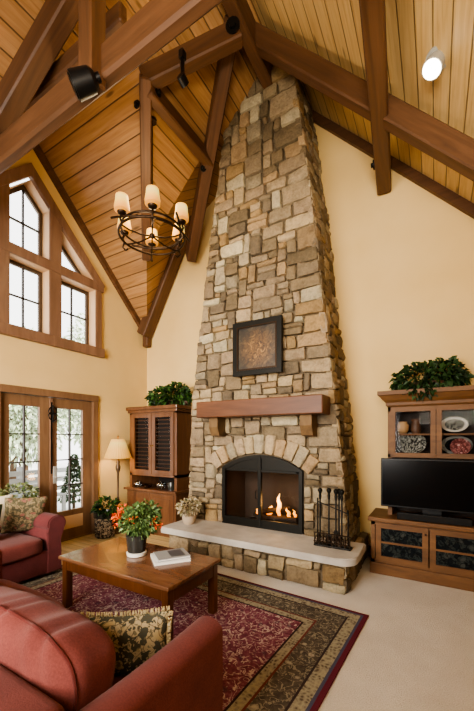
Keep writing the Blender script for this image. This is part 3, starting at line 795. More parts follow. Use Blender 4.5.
# ------------------------------------------------------------------ chandelier
cc = (1.86, -1.76, 3.77)
ch = thing('chandelier', 'wrought iron ring chandelier with six glowing alabaster shades', 'chandelier', cc)
RR = .36
def circ(r, z, tilt=0., n=48, ph=0.): return [(r*math.cos(t), r*math.sin(t), z+tilt*r*math.sin(t+ph)) for t in [2*PI*i/n for i in range(n)]]
b = MB(); b.tube(circ(RR, 0.), .013, 8, True); b.build('lower_ring', 'bronze', ch, 60)
b = MB(); b.tube(circ(RR*.93, .07), .011, 8, True); b.build('upper_ring', 'bronze', ch, 60)
a0 = math.radians(45)
for k in range(2):
    b = MB(); dr = V((math.cos(a0+.25+k*1.9), math.sin(a0+.25+k*1.9), 0)); nn = V((-dr.y, dr.x, 0))
    b.tube([tuple(dr*(RR*1.22*t)+nn*(-.30*(1-t*t))*(1 if k else 1)+V((0, 0, .03+.05*t*t))) for t in [-1+i/10 for i in range(21)]], .012, 6); b.build('sweeping_strap', 'bronze', ch, 60)
b = MB(); b.tube([(0, 0, .0), (0, 0, .3), (0, 0, 1.35)], .008, 6)
b.lathe([(.05, 1.30), (.05, 1.33), (.01, 1.36)], n=12); b.lathe([(.0, -.02), (.03, 0), (.03, .03), (.0, .05)], n=10, cap=False); b.build('stem', 'bronze', ch, 60)
for k in range(6):
    an = a0-PI/2+k*PI/3; c_, s_ = math.cos(an), math.sin(an)
    b = MB(); P = lambda r, z: (r*c_, r*s_, z)
    b.tube([P(.0, .01), P(.15, -.03), P(.28, -.035), P(.37, -.02)], .009, 6)
    b.tube([P(RR, 0), P(RR+.02, .04), P(RR, .09)], .012, 6); b.tube([P(RR, -.0), P(RR+.02, -.06), P(RR-.02, -.10), P(RR-.05, -.085)], .010, 6)
    b.lathe([(.02, .085), (.045, .10), (.05, .115), (.02, .12)], (RR*c_, RR*s_, 0), 14)
    am = b.build('arm', 'bronze', ch, 60)
    b = MB(); b.lathe([(.035, 0), (.078, .015), (.080, .05), (.068, .12), (.064, .17)], n=20, cap=False)
    s = b.build('shade', 'alabaster shade', am, 60); s.location = (RR*c_, RR*s_, .115)
    b = MB(); b.lathe([(.0, .0), (.018, .02), (.022, .06), (.0, .1)], n=10, cap=False); s2 = b.build('bulb', 'bulb glow', am, 60); s2.location = (RR*c_, RR*s_, .13)

# spot lights
def eyeball(p, n, lab):
    n = V(n).normalized(); o = thing('ceiling_spot', lab, 'spot light', p)
    b = MB(); b.tube([(0, 0, 0), n*.02], .085, 20); b.build('rim', 'silver metal', o, 40)
    b = MB(); b.tube([n*.015, n*.05, n*.11], [.06, .07, .075], 20); b.build('barrel', 'silver metal', o, 40)
    b = MB(); b.tube([n*.108, n*.114], .066, 20); b.build('lens', 'downlight glow', o, 40)
    return o
p = on(440, 58, x=4.66); 
r = FW+RT*((438-237)/F)+V((0, 0, (HYP-58)/F))
t = (RZ+1.06*RX-1.06*CAM.x-CAM.z)/(r.z+1.06*r.x); p = CAM+r*t
SPOT = p.copy(); eyeball(p, (-1.06*.4, -.35, -1), 'round ceiling spot light glowing on the pale planked slope')
def blackspot(base, d, lab):
    o = thing('black_spot_light', lab, 'spot light', base); d = V(d).normalized()
    b = MB(); b.tube([(0, 0, 0), d*.05], .03, 10); b.tube([d*.03-V((0, 0, .0)), d*.06, d*.19], [.045, .075, .085], 18); b.build('housing', 'black plastic', o, 40)
    b = MB(); b.tube([d*.185, d*.2], .07, 18); b.build('lens', 'black iron', o, 40); return o
c = on(95, 74, y=-3.10); blackspot(V((2.60, -3.02, 4.02)), (-.75, -.55, -.45), 'fat black spot light fixed under the king post')
o = thing('track_light', 'slim black track light hanging from the collar beam', 'spot light', (2.38, -1.86, 5.42))
b = MB(); b.tube([(0, 0, 0), (0, 0, -.22)], .02, 8); b.tube([(-.0, -.03, -.22), (.0, .05, -.25)], .045, 12); b.box((-.025, -.03, -.03), (.025, .03, .05)); b.build('housing', 'black plastic', o, 40)

# ------------------------------------------------------------------ armoire
al = (.79, -.36, 0); X0, X1, Y0, Y1 = .26, 1.30, -.70, -.025
ar = thing('armoire', 'tall cherry armoire with slatted glass doors and open niche', 'armoire', al)
b = MB(); b.box((X0, Y0, .0), (X1, Y1, .665), .004); b.box((X0-.012, Y0-.012, 0), (X1+.012, Y1, .07), .004); b.build('base', 'cherry', ar, off=al)
b = MB(); b.box((X0-.03, Y0-.05, .665), (X1+.03, Y1, .70), .006); b.build('counter', 'cherry', ar, off=al)
U0, U1, UY = X0+.03, X1-.01, Y0+.03
b = MB(); b.box((U0, UY, .70), (U0+.05, Y1, 1.96)); b.box((U1-.05, UY, .70), (U1, Y1, 1.96)); b.box((U0, UY, .90), (U1, Y1, .94)); b.box((U0, UY, 1.88), (U1, Y1, 1.96))
b.build('case', 'cherry', ar, off=al)
b = MB(); b.box((U0+.01, Y1-.02, .70), (U1-.01, Y1-.005, 1.95)); b.build('back_panel', 'niche dark', ar, off=al)
b = MB(); b.box((U0-.02, UY-.03, 1.90), (U1+.02, Y1, 1.945), .008); b.box((U0-.04, UY-.055, 1.945), (U1+.04, Y1, 2.0), .012); b.build('cornice', 'cherry', ar, off=al)
mid = (U0+U1)/2
for d0, d1 in ((U0+.055, mid-.004), (mid+.004, U1-.055)):
    b = MB(); q = lambda d, y: [(d0+d, y, .935+d), (d1-d, y, .935+d), (d1-d, y, 1.885-d), (d0+d, y, 1.885-d)]
    b.ring(q(0, UY-.012), q(.065, UY-.012), (0, .03, 0)); dr = b.build('door', 'cherry', ar, off=al)
    b = MB(); b.poly([V(p) for p in q(.06, UY)]); b.build('glass', 'cabinet glass', dr, off=al)
    b = MB()
    for k in range(13):
        z = 1.03+k*.062; b.box((d0+.06, UY+.02, z), (d1-.06, UY+.055, z+.012))
    b.build('slats', 'blind slat', dr, off=al)
    b = MB(); b.box((d0+.055, UY+.07, 1.0), (d1-.055, UY+.075, 1.83)); b.build('slat_backing', 'niche dark', dr, off=al)
    kx = d1-.02 if d1 < mid else d0+.02
    b = MB(); b.lathe([(.0, -.014), (.011, -.008), (.011, .008), (0, .014)], (kx, UY-.022, 1.38), 10, cap=False); b.build('knob', 'brass', dr, 60, off=al)
for d0, d1 in ((X0+.04, (X0+X1)/2-.004), ((X0+X1)/2+.004, X1-.04)):
    b = MB(); b.box((d0, Y0-.014, .09), (d1, Y0+.004, .64), .006); b.box((d0+.07, Y0-.02, .16), (d1-.07, Y0-.01, .57), .006); dr = b.build('lower_door', 'cherry', ar, off=al)
    kx = d1-.03 if d1 < .8 else d0+.03
    b = MB(); b.lathe([(.0, -.014), (.012, -.008), (.012, .008), (0, .014)], (kx, Y0-.028, .5), 10, cap=False); b.build('knob', 'brass', dr, 60, off=al)
def bowl(name, x, y, z, prof, mat, lab, cat, n=18):
    o = tag(MB_l(prof, n).build(name, mat, None, 60), lab, cat); o.location = (x, y, z); return o
def MB_l(prof, n=18):
    b = MB(); b.lathe(prof, n=n); return b
bowl('glass_jar', .42, -.62, .70, [(.03, 0), (.06, .02), (.065, .06), (.04, .09), (.015, .1), (.0, .115)], 'clear bowl glass', 'squat lidded glass jar at the end of the armoire niche beside the lamp', 'jar')
bowl('glass_bowl', .64, -.62, .70, [(.03, 0), (.07, .02), (.1, .055), (.095, .055), (.06, .02), (.02, .012)], 'clear bowl glass', 'wide low glass bowl in the armoire niche', 'bowl')
bowl('glass_vase', .93, -.62, .70, [(.03, 0), (.075, .035), (.08, .07), (.05, .115), (.03, .12)], 'clear bowl glass', 'round glass vase in the middle of the armoire niche', 'vase')
bowl('dark_pitcher', 1.14, -.62, .70, [(.05, 0), (.055, .04), (.06, .1), (.045, .12), (.05, .135)], 'dark glazed pot', 'small dark pitcher in the armoire niche', 'pitcher')
GREEN = [srgb(h) for h in ('#2e4a1e', '#3c5c28', '#233a18', '#4a6a30', '#1c2e14')]
bk = (.93, -.40, 2.0)
o = thing('trailing_plant', 'dark green leafy plant in a basket on top of the armoire', 'plant', bk)
b = MB(); b.lathe([(.1, 0), (.14, .05), (.15, .1), (.13, .11), (.1, .06)], n=16, sx=1.9); b.build('basket', 'brown stoneware', o, 60)
b = MB(); foliage(b, (-.02, -.02, .15), (.42, .2, .17), 900, .07, GREEN, flatz=.03); foliage(b, (.12, 0, .22), (.2, .15, .16), 280, .068, GREEN, flatz=.05); b.build('foliage', 'leaf', o)
bowl('small_urn', 1.2, -.34, 2.0, [(.04, 0), (.07, .06), (.08, .12), (.05, .17), (.06, .19)], 'brown stoneware', 'small brown urn beside the plant on the armoire', 'urn')

# floor lamp
lo_ = (.265, -.89, 0)
lp = thing('floor_lamp', 'antique brass floor lamp with pleated glowing cream shade', 'lamp', lo_)
b = MB(); b.lathe([(.13, 0), (.13, .015), (.09, .03), (.03, .05), (.015, .09)], n=24); b.build('base', 'lamp pole antique', lp, 50)
b = MB(); b.lathe([(.013, .08), (.013, .5), (.02, .52), (.02, .55), (.014, .57), (.018, .95), (.035, 1.0), (.04, 1.04), (.022, 1.09), (.03, 1.12), (.012, 1.15), (.01, 1.24)], n=16); b.build('pole', 'lamp pole antique', lp, 50)
b = MB(); n = 64; rings = []
for r, z in ((.215, -.15), (.205, -.14), (.1, .14), (.095, .15)):
    rings.append([b.bm.verts.new(((r+(.004 if k % 2 else 0))*math.cos(2*PI*k/n), (r+(.004 if k % 2 else 0))*math.sin(2*PI*k/n), z)) for k in range(n)])
for A, B in zip(rings, rings[1:]):
    for k in range(n): b.bm.faces.new([A[k], A[(k+1) % n], B[(k+1) % n], B[k]])
s = b.build('lamp_shade', 'linen lampshade', lp); s.location = (0, 0, 1.33)
b = MB(); b.lathe([(.006, 1.46), (.006, 1.5), (.016, 1.52), (.0, 1.55)], n=10); b.build('finial', 'brass', lp, 50)
# planter
po = (.30, -1.16, 0)
o = thing('ivy_planter', 'scroll patterned drum planter with ivy beside the french doors', 'planter', po)
b = MB(); b.lathe([(.12, 0), (.145, .02), (.15, .30), (.14, .31)], n=28); b.build('pot', 'planter scrollwork', o, 50)
b = MB(); b.lathe([(.145, .30), (.165, .31), (.165, .38), (.14, .39), (.13, .35)], n=28); b.build('rim', 'dark glazed pot', o, 50)
b = MB(); foliage(b, (.02, .02, .44), (.17, .17, .14), 320, .075, GREEN, flatz=.37); b.build('foliage', 'leaf', o)
# clay flower pot on hearth
hp = (1.80, -1.02, .365)
o = thing('flower_pot', 'small crackled clay pot of dried cream flowers on the hearth', 'flower pot', hp)
b = MB(); b.lathe([(.065, 0), (.085, .03), (.1, .13), (.095, .14), (.105, .15), (.09, .152), (.08, .12)], n=20); b.build('pot', 'clay pot', o, 50)
DRY = [srgb(h) for h in ('#b8a888', '#a08e6a', '#8a7c58', '#c8baa0', '#75724e')]
b = MB(); foliage(b, (0, 0, .22), (.15, .15, .10), 420, .045, DRY, flatz=.14); b.build('flowers', 'leaf', o)

# ------------------------------------------------------------------ fire tools
sx, sy = 3.70, -1.03
st = thing('tool_stand', 'black iron fireplace tool rack standing on the hearth', 'tool stand', (sx, sy, .365))
b = MB(); W_ = .19
b.box((-W_, -.05, .0), (W_, .05, .02), .004); b.build('base', 'black iron', st)
b = MB()
for k in range(9):
    x = -W_+.01+k*(2*W_-.02)/8; b.tube([(x, -.045, .02), (x, -.045, .14)], .006, 6)
    if k < 8: b.tube([(x+.02+.012*math.cos(t), -.045, .09+.02*math.sin(t)) for t in [i*PI/4 for i in range(8)]], .005, 5, True)
b.tube([(-W_, -.045, .14), (W_, -.045, .14)], .007, 6); b.tube([(-W_, -.045, .05), (W_, -.045, .05)], .006, 6); b.build('scroll_gallery', 'bronze', st, 50)
b = MB(); b.tube([(.155, .0, .02), (.155, 0, .36), (.15, 0, .40)], .009, 8); b.tube([(-.16, .0, .02), (-.16, 0, .50)], .008, 8); b.tube([(-.16, 0, .46), (.155, 0, .36)], .006, 6); b.build('post', 'black iron', st, 50)
labs = [('fire_poker', 'black fire poker at the end of the rack beside the fire door', 'poker'), ('ash_shovel', 'black ash shovel second along the tool rack from the fire door', 'shovel'), ('fire_tongs', 'pair of black fire tongs in the middle of the tool rack', 'tongs'), ('hearth_brush', 'black hearth brush hanging beside the tongs', 'brush'), ('log_fork', 'black log fork with plain shaft next to the brush', 'fork')]
for k, (nm, lab, cat) in enumerate(labs):
    x = sx-.13+(0, .085, .165, .19, .225)[k]; y = sy+.015*(1 if k % 2 else -1)
    o = thing(nm, lab, cat, (x, y, .385))
    top = .56
    b = MB(); b.tube([(0, 0, .02 if k != 3 else .1), (0, 0, top)], .0085, 6); b.build('shaft', 'black iron', o, 50)
    b = MB(); b.lathe([(.012, top-.09), (.016, top-.05), (.012, top-.03), (.026, top), (.026, top+.012), (.01, top+.03)], n=10); b.build('handle', 'black iron', o, 50)
    b = MB()
    if k == 0: b.tube([(0, 0, .02), (.0, 0, 0.0), (.025, 0, .03)], .007, 6)
    elif k == 1: b.box((-.035, -.006, .0), (.035, .006, .1), .004)
    elif k == 2:
        b.tube([(-.012, 0, .16), (-.022, 0, .06), (-.005, 0, .0)], .006, 6); b.tube([(.012, 0, .16), (.022, 0, .06), (.005, 0, .0)], .006, 6)
    elif k == 3: b.lathe([(.02, .11), (.03, .09), (.035, .0)], n=12)
    else: b.tube([(-.018, 0, .0), (-.018, 0, .06), (.018, 0, .06), (.018, 0, .0)], .006, 6)
    b.build(('hook', 'blade', 'claws', 'bristles', 'prongs')[k], 'black iron' if k != 3 else 'branch brown', o, 50)

# ------------------------------------------------------------------ entertainment unit
el = (4.8, -.3, 0); EX0, EX1, EY = 4.0, 5.66, -.55
en = thing('media_cabinet', 'brown oak media cabinet with glazed hutch and crown cornice', 'cabinet', el)
b = MB(); b.box((EX0-.01, EY-.02, 0), (EX1, -.025, .125), .006); b.build('plinth', 'oak brown', en, off=el)
b = MB(); b.box((EX0, EY, .125), (EX0+.04, -.025, .58)); b.box((EX1-.04, EY, .125), (EX1, -.025, .58)); b.box((EX0, -.05, .125), (EX1, -.025, .58)); b.box((EX0, EY, .125), (EX1, -.025, .16)); b.box((EX0, EY, .54), (EX1, -.025, .58))
b.build('base_case', 'oak brown', en, off=el)
b = MB(); b.box((EX0-.03, EY-.035, .58), (EX1+.03, -.025, .625), .008); b.build('countertop', 'oak brown', en, off=el)
dw = (EX1-EX0-.10)/3
for k in range(3):
    d0 = EX0+.05+k*dw; d1 = d0+dw-.012
    b = MB(); q = lambda d, y: [(d0+d, y, .15+d), (d1-d, y, .15+d), (d1-d, y, .565-d), (d0+d, y, .565-d)]
    b.ring(q(0, EY-.018), q(.055, EY-.018), (0, .022, 0)); b.box((d0+.05, EY-.012, .345), (d1-.05, EY, .365)); dr = b.build('base_door', 'oak brown', en, off=el)
    b = MB(); b.poly([V(p) for p in q(.05, EY-.004)]); b.build('glass', 'slate stone glass', dr, off=el)
    b = MB(); b.lathe([(.0, -.012), (.01, -.006), (.01, .006), (0, .012)], (d1-.025, EY-.028, .5), 10, cap=False); b.build('knob', 'bronze', dr, 60, off=el)
HYH = -.35; H0, H1 = 4.15, 5.56
b = MB(); b.box((H0, HYH, .625), (H0+.045, -.025, 1.87)); b.box((H1-.045, HYH, .625), (H1, -.025, 1.87)); b.box((H0, HYH, 1.28), (H1, -.025, 1.315)); b.box((H0, HYH, 1.80), (H1, -.025, 1.87)); b.box((H0+.04, HYH+.05, 1.53), (H1-.04, -.04, 1.55))
b.build('hutch_case', 'oak brown', en, off=el)
b = MB(); b.box((H0+.02, -.045, .625), (H1-.02, -.03, 1.86)); b.build('hutch_back', 'hutch back', en, off=el)
b = MB(); P = [(0, 1.86), (.0, 1.90), (.035, 1.91), (.10, 1.99), (.115, 1.99), (.115, 2.03), (0, 2.03)]
def corn(d, z): return [(H0-d, -.025, z), (H0-d, HYH-d, z), (H1+d, HYH-d, z), (H1+d, -.025, z)]
rs = [[b.bm.verts.new(p) for p in corn(d, z)] for d, z in [(.0, 1.85), (.02, 1.87), (.02, 1.90), (.05, 1.93), (.085, 1.98), (.10, 1.985), (.10, 2.03), (.0, 2.03)]]
for A, B in zip(rs, rs[1:]):
    for i in range(3): b.bm.faces.new([A[i], A[i+1], B[i+1], B[i]])
b.bm.faces.new(rs[-1]); b.build('cornice', 'oak brown', en, off=el)
dw = (H1-H0-.06)/3
for k in range(3):
    d0 = H0+.03+k*dw; d1 = d0+dw-.006
    b = MB(); q = lambda d, y: [(d0+d, y, 1.285+d), (d1-d, y, 1.285+d), (d1-d, y, 1.845-d), (d0+d, y, 1.845-d)]
    b.ring(q(0, HYH-.018), q(.05, HYH-.018), (0, .02, 0)); dr = b.build('hutch_door', 'oak brown', en, off=el)
    b = MB(); b.poly([V(p) for p in q(.045, HYH-.006)]); b.build('glass', 'cabinet glass', dr, off=el)
# dishes
bowl('pottery_jar', 4.30, -.27, 1.55, [(.035, 0), (.06, .04), (.065, .09), (.045, .12), (.05, .135)], 'tan stoneware', 'round tan pottery jar on the upper hutch shelf', 'jar')
o = bowl('pottery_pitcher', 4.43, -.25, 1.55, [(.04, 0), (.055, .05), (.05, .1), (.035, .13), (.05, .165)], 'brown stoneware', 'brown pottery pitcher beside the tan jar', 'pitcher')
def plate(name, x, z, rx, rz, mat, lab, y=-.16, rim=None):
    o = thing(name, lab, 'plate', (x, y, z+rz)); o.rotation_euler = (math.radians(-8), 0, 0)
    b = MB(); pr = [(1., -.02), (.98, -.026), (.72, -.008), (.0, -.004)]
    n = 32; R_ = [[b.bm.verts.new((rx*r*math.cos(2*PI*k/n), y_, rz*r*math.sin(2*PI*k/n))) for k in range(n)] for r, y_ in pr[:-1]]
    for A, B in zip(R_, R_[1:]):
        for k in range(n): b.bm.faces.new([A[k], A[(k+1) % n], B[(k+1) % n], B[k]])
    b.build('rim', rim or mat, o, 60)
    b = MB(); P = [(rx*.73*math.cos(2*PI*k/n), -.009, rz*.73*math.sin(2*PI*k/n)) for k in range(n)]; b.poly(P); b.build('well', mat, o, 60)
    b = MB(); b.poly([(rx*.99*math.cos(2*PI*k/n), .0, rz*.99*math.sin(2*PI*k/n)) for k in range(n)]); b.build('underside', 'dark glazed pot', o)
plate('patterned_platter', 4.385, 1.315, .155, .125, 'plate pattern', 'grey and white patterned platter on the lower shelf behind the first hutch door', -.20)
plate('oval_plate', 4.80, 1.56, .125, .085, 'plate pattern', 'oval white rimmed plate standing on the upper hutch shelf', -.2, 'white ceramic')
plate('dark_platter', 4.82, 1.315, .15, .105, 'slate stone glass', 'dark oval platter behind the rose plate', -.15, 'silver metal')
plate('rose_plate', 4.85, 1.315, .095, .09, 'rose plate', 'small rose patterned plate leaning on the dark platter', -.25)
# plant on hutch
bk = (4.56, -.24, 2.03)
o = thing('ivy_plant', 'bushy dark ivy plant on top of the media cabinet', 'plant', bk)
b = MB(); b.lathe([(.09, 0), (.12, .05), (.13, .09), (.1, .05)], n=16, sx=1.5); b.build('basket', 'brown stoneware', o, 60)
IV = [srgb(h) for h in ('#26381a', '#324a24', '#1c2a14', '#3c5430', '#2a4020')]
b = MB(); foliage(b, (0, -.02, .12), (.36, .2, .17), 640, .08, IV, flatz=.02); foliage(b, (.14, 0, .2), (.15, .12, .12), 150, .075, IV); foliage(b, (-.06, -.17, .0), (.16, .04, .07), 90, .07, IV, droop=.8); b.build('foliage', 'leaf', o)
# television and sound bar
tl = (4.58, -.45, .72)
o = thing('television', 'large black flat screen television standing on the media cabinet', 'television', tl)
b = MB(); b.box((4.09, -.465, .735), (5.08, -.42, 1.275), .006); b.build('housing', 'black plastic', o, off=tl)
b = MB(); b.poly([(4.105, -.4665, .755), (5.065, -.4665, .755), (5.065, -.4665, 1.26), (4.105, -.4665, 1.26)]); b.build('screen', 'screen black', o, off=tl)
b = MB(); b.box((4.5, -.46, .625), (4.68, -.40, .75), .004); b.box((4.33, -.43, .625), (4.85, -.37, .637), .004); b.build('stand', 'black plastic', o, off=tl)
o = thing('sound_bar', 'long black sound bar lying below the television', 'speaker', (4.6, -.52, .625))
b = MB(); b.box((-.34, -.035, .0), (.34, .035, .075), .01); b.build('body', 'black plastic', o)
b = MB(); b.box((-.33, -.038, .008), (.33, -.034, .068)); b.build('grille_cloth', 'soot black', o)

# ------------------------------------------------------------------ coffee table
tx0, tx1, ty0, ty1 = 1.76, 3.035, -2.805, -2.13; tl = ((tx0+tx1)/2, (ty0+ty1)/2, 0)
ct = thing('coffee_table', 'rectangular cherry coffee table standing on the rug', 'table', tl)
b = MB(); b.box((tx0, ty0, .435), (tx1, ty1, .465), .008); b.build('top', 'table cherry', ct, off=tl)
b = MB(); i = .03
b.box((tx0+i, ty0+i, .345), (tx1-i, ty0+i+.022, .436)); b.box((tx0+i, ty1-i-.022, .33), (tx1-i, ty1-i, .436)); b.box((tx0+i, ty0+i, .345), (tx0+i+.022, ty1-i, .436)); b.box((tx1-i-.022, ty0+i, .33), (tx1-i, ty1-i, .436))
b.build('apron', 'table leg dark', ct, off=tl)
for x in (tx0+i, tx1-i):
    for y in (ty0+i, ty1-i):
        b = MB(); sx_ = 1 if x < 2.3 else -1; sy_ = 1 if y < -2.5 else -1
        b.box((x-sx_*.006, y-sy_*.006, .012), (x+sx_*.055, y+sy_*.055, .436), .004); b.build('leg', 'table leg dark', ct, off=tl)
vp = (2.34, -2.44, .4655)
o = thing('flower_bouquet', 'dark pot of orange flowers and greenery on the coffee table', 'plant', vp); o.scale = (.86, .86, .86)
b = MB(); b.lathe([(.085, .035), (.09, .05), (.105, .2), (.112, .22), (.1, .222), (.09, .18)], n=24); b.build('pot', 'dark glazed pot', o, 50)
b = MB(); b.lathe([(.08, 0), (.095, .004), (.1, .035), (.085, .04)], n=24); b.build('saucer', 'white ceramic', o, 50)
LG = [srgb(h) for h in ('#5a7440', '#6a8248', '#4a6034', '#7a9054', '#42542c')]
b = MB()
for k in range(26):
    a = rnd.uniform(0, 2*PI); R_ = rnd.uniform(.02, .2); z = rnd.uniform(.36, .52)
    b.tube([(0.03*math.cos(a), .03*math.sin(a), .2), (R_*.5*math.cos(a), R_*.5*math.sin(a), .33), (R_*math.cos(a), R_*math.sin(a), z)], .004, 4)
b.color(b.bm.faces, LG[0]); b.build('stems', 'leaf', o)
b = MB(); foliage(b, (.03, .02, .36), (.19, .19, .16), 900, .045, LG, shell=.3); foliage(b, (.09, .05, .43), (.13, .13, .13), 380, .042, LG, shell=.3); b.build('foliage', 'leaf', o)
OR = [srgb(h) for h in ('#e0602a', '#d8502a', '#e88038', '#c8442a')]
b = MB()
for cpos, n in (((-.16, -.1, .38), 10), ((-.1, -.12, .46), 9), ((.2, .06, .34), 7), ((-.17, -.04, .30), 7), ((.06, -.1, .41), 3)):
    for _ in range(n):
        p = V(cpos)+V((rnd.uniform(-.06, .06), rnd.uniform(-.05, .05), rnd.uniform(-.06, .06)))
        foliage(b, p, (.012, .012, .01), 9, .025, OR, droop=-.2)
b.build('blossoms', 'petal', o)
def book(x, y, z, w, h, t, rz, mat, lab):
    o = thing('magazine', lab, 'book', (x, y, z), rz, 'books on the coffee table')
    b = MB(); b.box((-w/2, -h/2, 0), (w/2, h/2, .004)); b.box((-w/2, -h/2, t-.004), (w/2, h/2, t)); b.box((-w/2, -h/2, 0), (-w/2+.004, h/2, t)); b.build('cover', mat, o)
    b = MB(); b.box((-w/2+.004, -h/2+.004, .004), (w/2-.004, h/2-.004, t-.004)); b.build('pages', 'paper white', o)
    return o
book(2.66, -2.36, .466, .25, .30, .022, math.radians(-38), 'paper white', 'pale thick book at the bottom of the pair on the coffee table')
ob = book(2.665, -2.35, .489, .22, .27, .018, math.radians(-34), 'book cover grey', 'grey picture covered book lying on top of the pale book')
b = MB(); b.box((-.08, -.02, .0), (.08, .10, .0008)); o_ = b.build('cover_picture', 'book cover dark', ob); o_.location = (0, 0, .0182)

# ------------------------------------------------------------------ rug
ro = (2.515, -2.985, 0)
o = MB()
o.box((-1.625, -1.45, .0), (1.625, 1.45, .012), .004); ob = o.build('area_rug', 'rug'); rz_ = math.radians(-3.6); ob.rotation_euler = (0, 0, rz_)
cv = V((4.14, -1.56, .001))-Matrix.Rotation(rz_, 3, 'Z') @ V((1.625, 1.45, 0)); ob.location = cv
tag(ob, 'large burgundy oriental rug with brown floral border', 'rug')

# ------------------------------------------------------------------ sofas
def puff(amp=.012, f=5., seed=0.):
    def fn(q, w):
        n = amp*noise.noise(V((w.x*f+seed, w.y*f, w.z*f+seed)))
        return w*(1+n/max(.05, w.length))
    return fn
# sofa in front of the camera, its back to us, facing the fireplace
so = (2.9, -3.6, 0)
s = thing('red_sofa', 'red chenille sofa with its back to the viewer facing the fireplace', 'sofa', so)
SX0, SX1 = 1.45, 3.73
b = MB(); b.box((SX0+.02, -4.04, .06), (SX1-.02, -3.22, .30), .03, 3); b.build('base', 'red chenille', s, 40, off=so)
b = MB(); b.box((SX0, -4.14, .06), (SX1-.10, -3.91, .665), .05, 4); b.build('back_frame', 'red chenille', s, 40, off=so)
b = MB(); b.tube([(SX0+.05, -4.138, .61), (SX1-.19, -4.142, .61), (SX1-.15, -4.138, .57), (SX1-.145, -4.138, .1)], .007, 6); b.build('piping', 'red piping', s, 50, off=so)
def arm(x0, x1, nm):
    b = MB(); pr = []
    for t in range(17):
        u = t/16; y = -4.0+.84*u; z = .615-.015*math.sin(u*PI)-(.0 if u < .9 else 0)
        pr.append((y, z))
    n = 10; rings = []
    for (y, z) in pr:
        w = (x1-x0)/2; cx_ = (x0+x1)/2; rg = [(cx_-w, .06)]
        rg += [(cx_-w*math.cos(a), z-.05+.05*math.sin(a)) for a in [PI*i/n for i in range(n+1)]]
        rg += [(cx_+w, .06)]
        rings.append([b.bm.verts.new((x, y, zz)) for x, zz in rg])
    for A, B in zip(rings, rings[1:]):
        for k in range(len(A)-1): b.bm.faces.new([A[k], A[k+1], B[k+1], B[k]])
    b.bm.faces.new(rings[0]); b.bm.faces.new(rings[-1])
    bmesh.ops.bevel(b.bm, geom=[e for f in b.bm.faces if len(f.verts) > 6 for e in f.edges if max(v.co.z for v in e.verts) > .1], offset=.03, segments=3, affect='EDGES')
    return b.build(nm, 'red chenille', s, 40, off=so)
arm(3.575, 3.73, 'arm'); arm(SX0, SX0+.155, 'arm')
def wrinkle(seed):
    def fn(q, w):
        # stuffed cushion: pleats gathered towards the welt
        k = .014*noise.noise(V((w.x*7+seed, w.y*3, w.z*4)))+.011*math.sin(w.x*36+6*noise.noise(V((w.x*4, w.z*5, seed))))*max(0, .35+q.z)*(.55+.6*noise.noise(V((w.x*3, 5, seed))))
        return w+V((0, -k, k))
    return fn
for k, (x0, x1) in enumerate(((1.61, 2.59), (2.60, 3.58))):
    b = MB(); b.superbox(((x0+x1)/2, -3.60, .335), ((x1-x0)/2, .40, .09), (7,)*3, 10, puff(.01, 4, k)); b.build('seat_cushion', 'red chenille', s, 60, off=so)
    m = Matrix.Rotation(math.radians(-9), 4, 'X'); hx, hy, hz = (x1-x0)/2, .14, .20; cn = V(((x0+x1)/2, -3.785, .575)); fn = wrinkle(k*3.); e = 4.2
    b = MB(); b.superbox(cn, (hx, hy, hz), (e,)*3, 34, fn, m); bc = b.build('back_cushion', 'red chenille', s, 60, off=so)
    b = MB(); pts = []
    for i in range(160):
        a = 2*PI*i/160; d = V((math.cos(a), -.62, math.sin(a))); q = d/((abs(d.x)**e+abs(d.y)**e+abs(d.z)**e)**(1/e))
        if abs(d.x) > abs(d.z): pass
        pts.append(m @ fn(q, V((q.x*hx, q.y*hy, q.z*hz))*1.006)+cn)
    b.tube(pts, .0065, 6, True); b.build('welt', 'red piping', bc, 50, off=so)
def pillow(name, lab, mat, c, w, h, d, rot, group=None, fringe=None, front=None):
    o = thing(name, lab, 'pillow', c); o.rotation_euler = rot
    b = MB()
    def fn(q, v):
        a, e = v.x/(w/2), v.z/(h/2); m = (1-min(1, abs(a))**2.6)*(1-min(1, abs(e))**2.6)
        r = 1-.09*(1-abs(e)**2)*abs(a)**3 if abs(a) > abs(e) else 1-.09*(1-abs(a)**2)*abs(e)**3
        return V((v.x*r, (1 if q.y > 0 else -1)*(d/2)*(m**.55)+.004*noise.noise(V((v.x*9, v.z*9, 1))), v.z*r))
    b.superbox((0, 0, 0), (w/2, d/2, h/2), (30,)*3, 12, fn); b.build('pillow_body', mat, o, 70)
    if fringe:
        b = MB()
        for i in range(140):
            t = i/140*4; sd, u = int(t), (t % 1)*2-1; r = 1-.09*(1-u*u)
            x, z = ((u, -1), (1, u), (-u, 1), (-1, -u))[sd]
            if sd % 2: x *= r
            else: z *= r
            nx, nz = ((0, -1), (1, 0), (0, 1), (-1, 0))[sd]
            p = V((x*w/2, 0, z*h/2)); b.tube([p, p+V((nx*.012+rnd.uniform(-.008, .008), rnd.uniform(-.008, .008), nz*.012+rnd.uniform(-.008, .008))), p+V((nx*.02, 0, nz*.02))], [.004, .0055, .003], 5)
        b.build('fringe', fringe, o, 60)
    return o
pillow('throw_pillow', 'leaf patterned tan pillow with fringe tucked in the near sofa corner', 'leaf tapestry', (3.37, -3.475, .535), .43, .28, .14, (math.radians(-8), math.radians(-4), math.radians(30)), fringe='fringe tan')
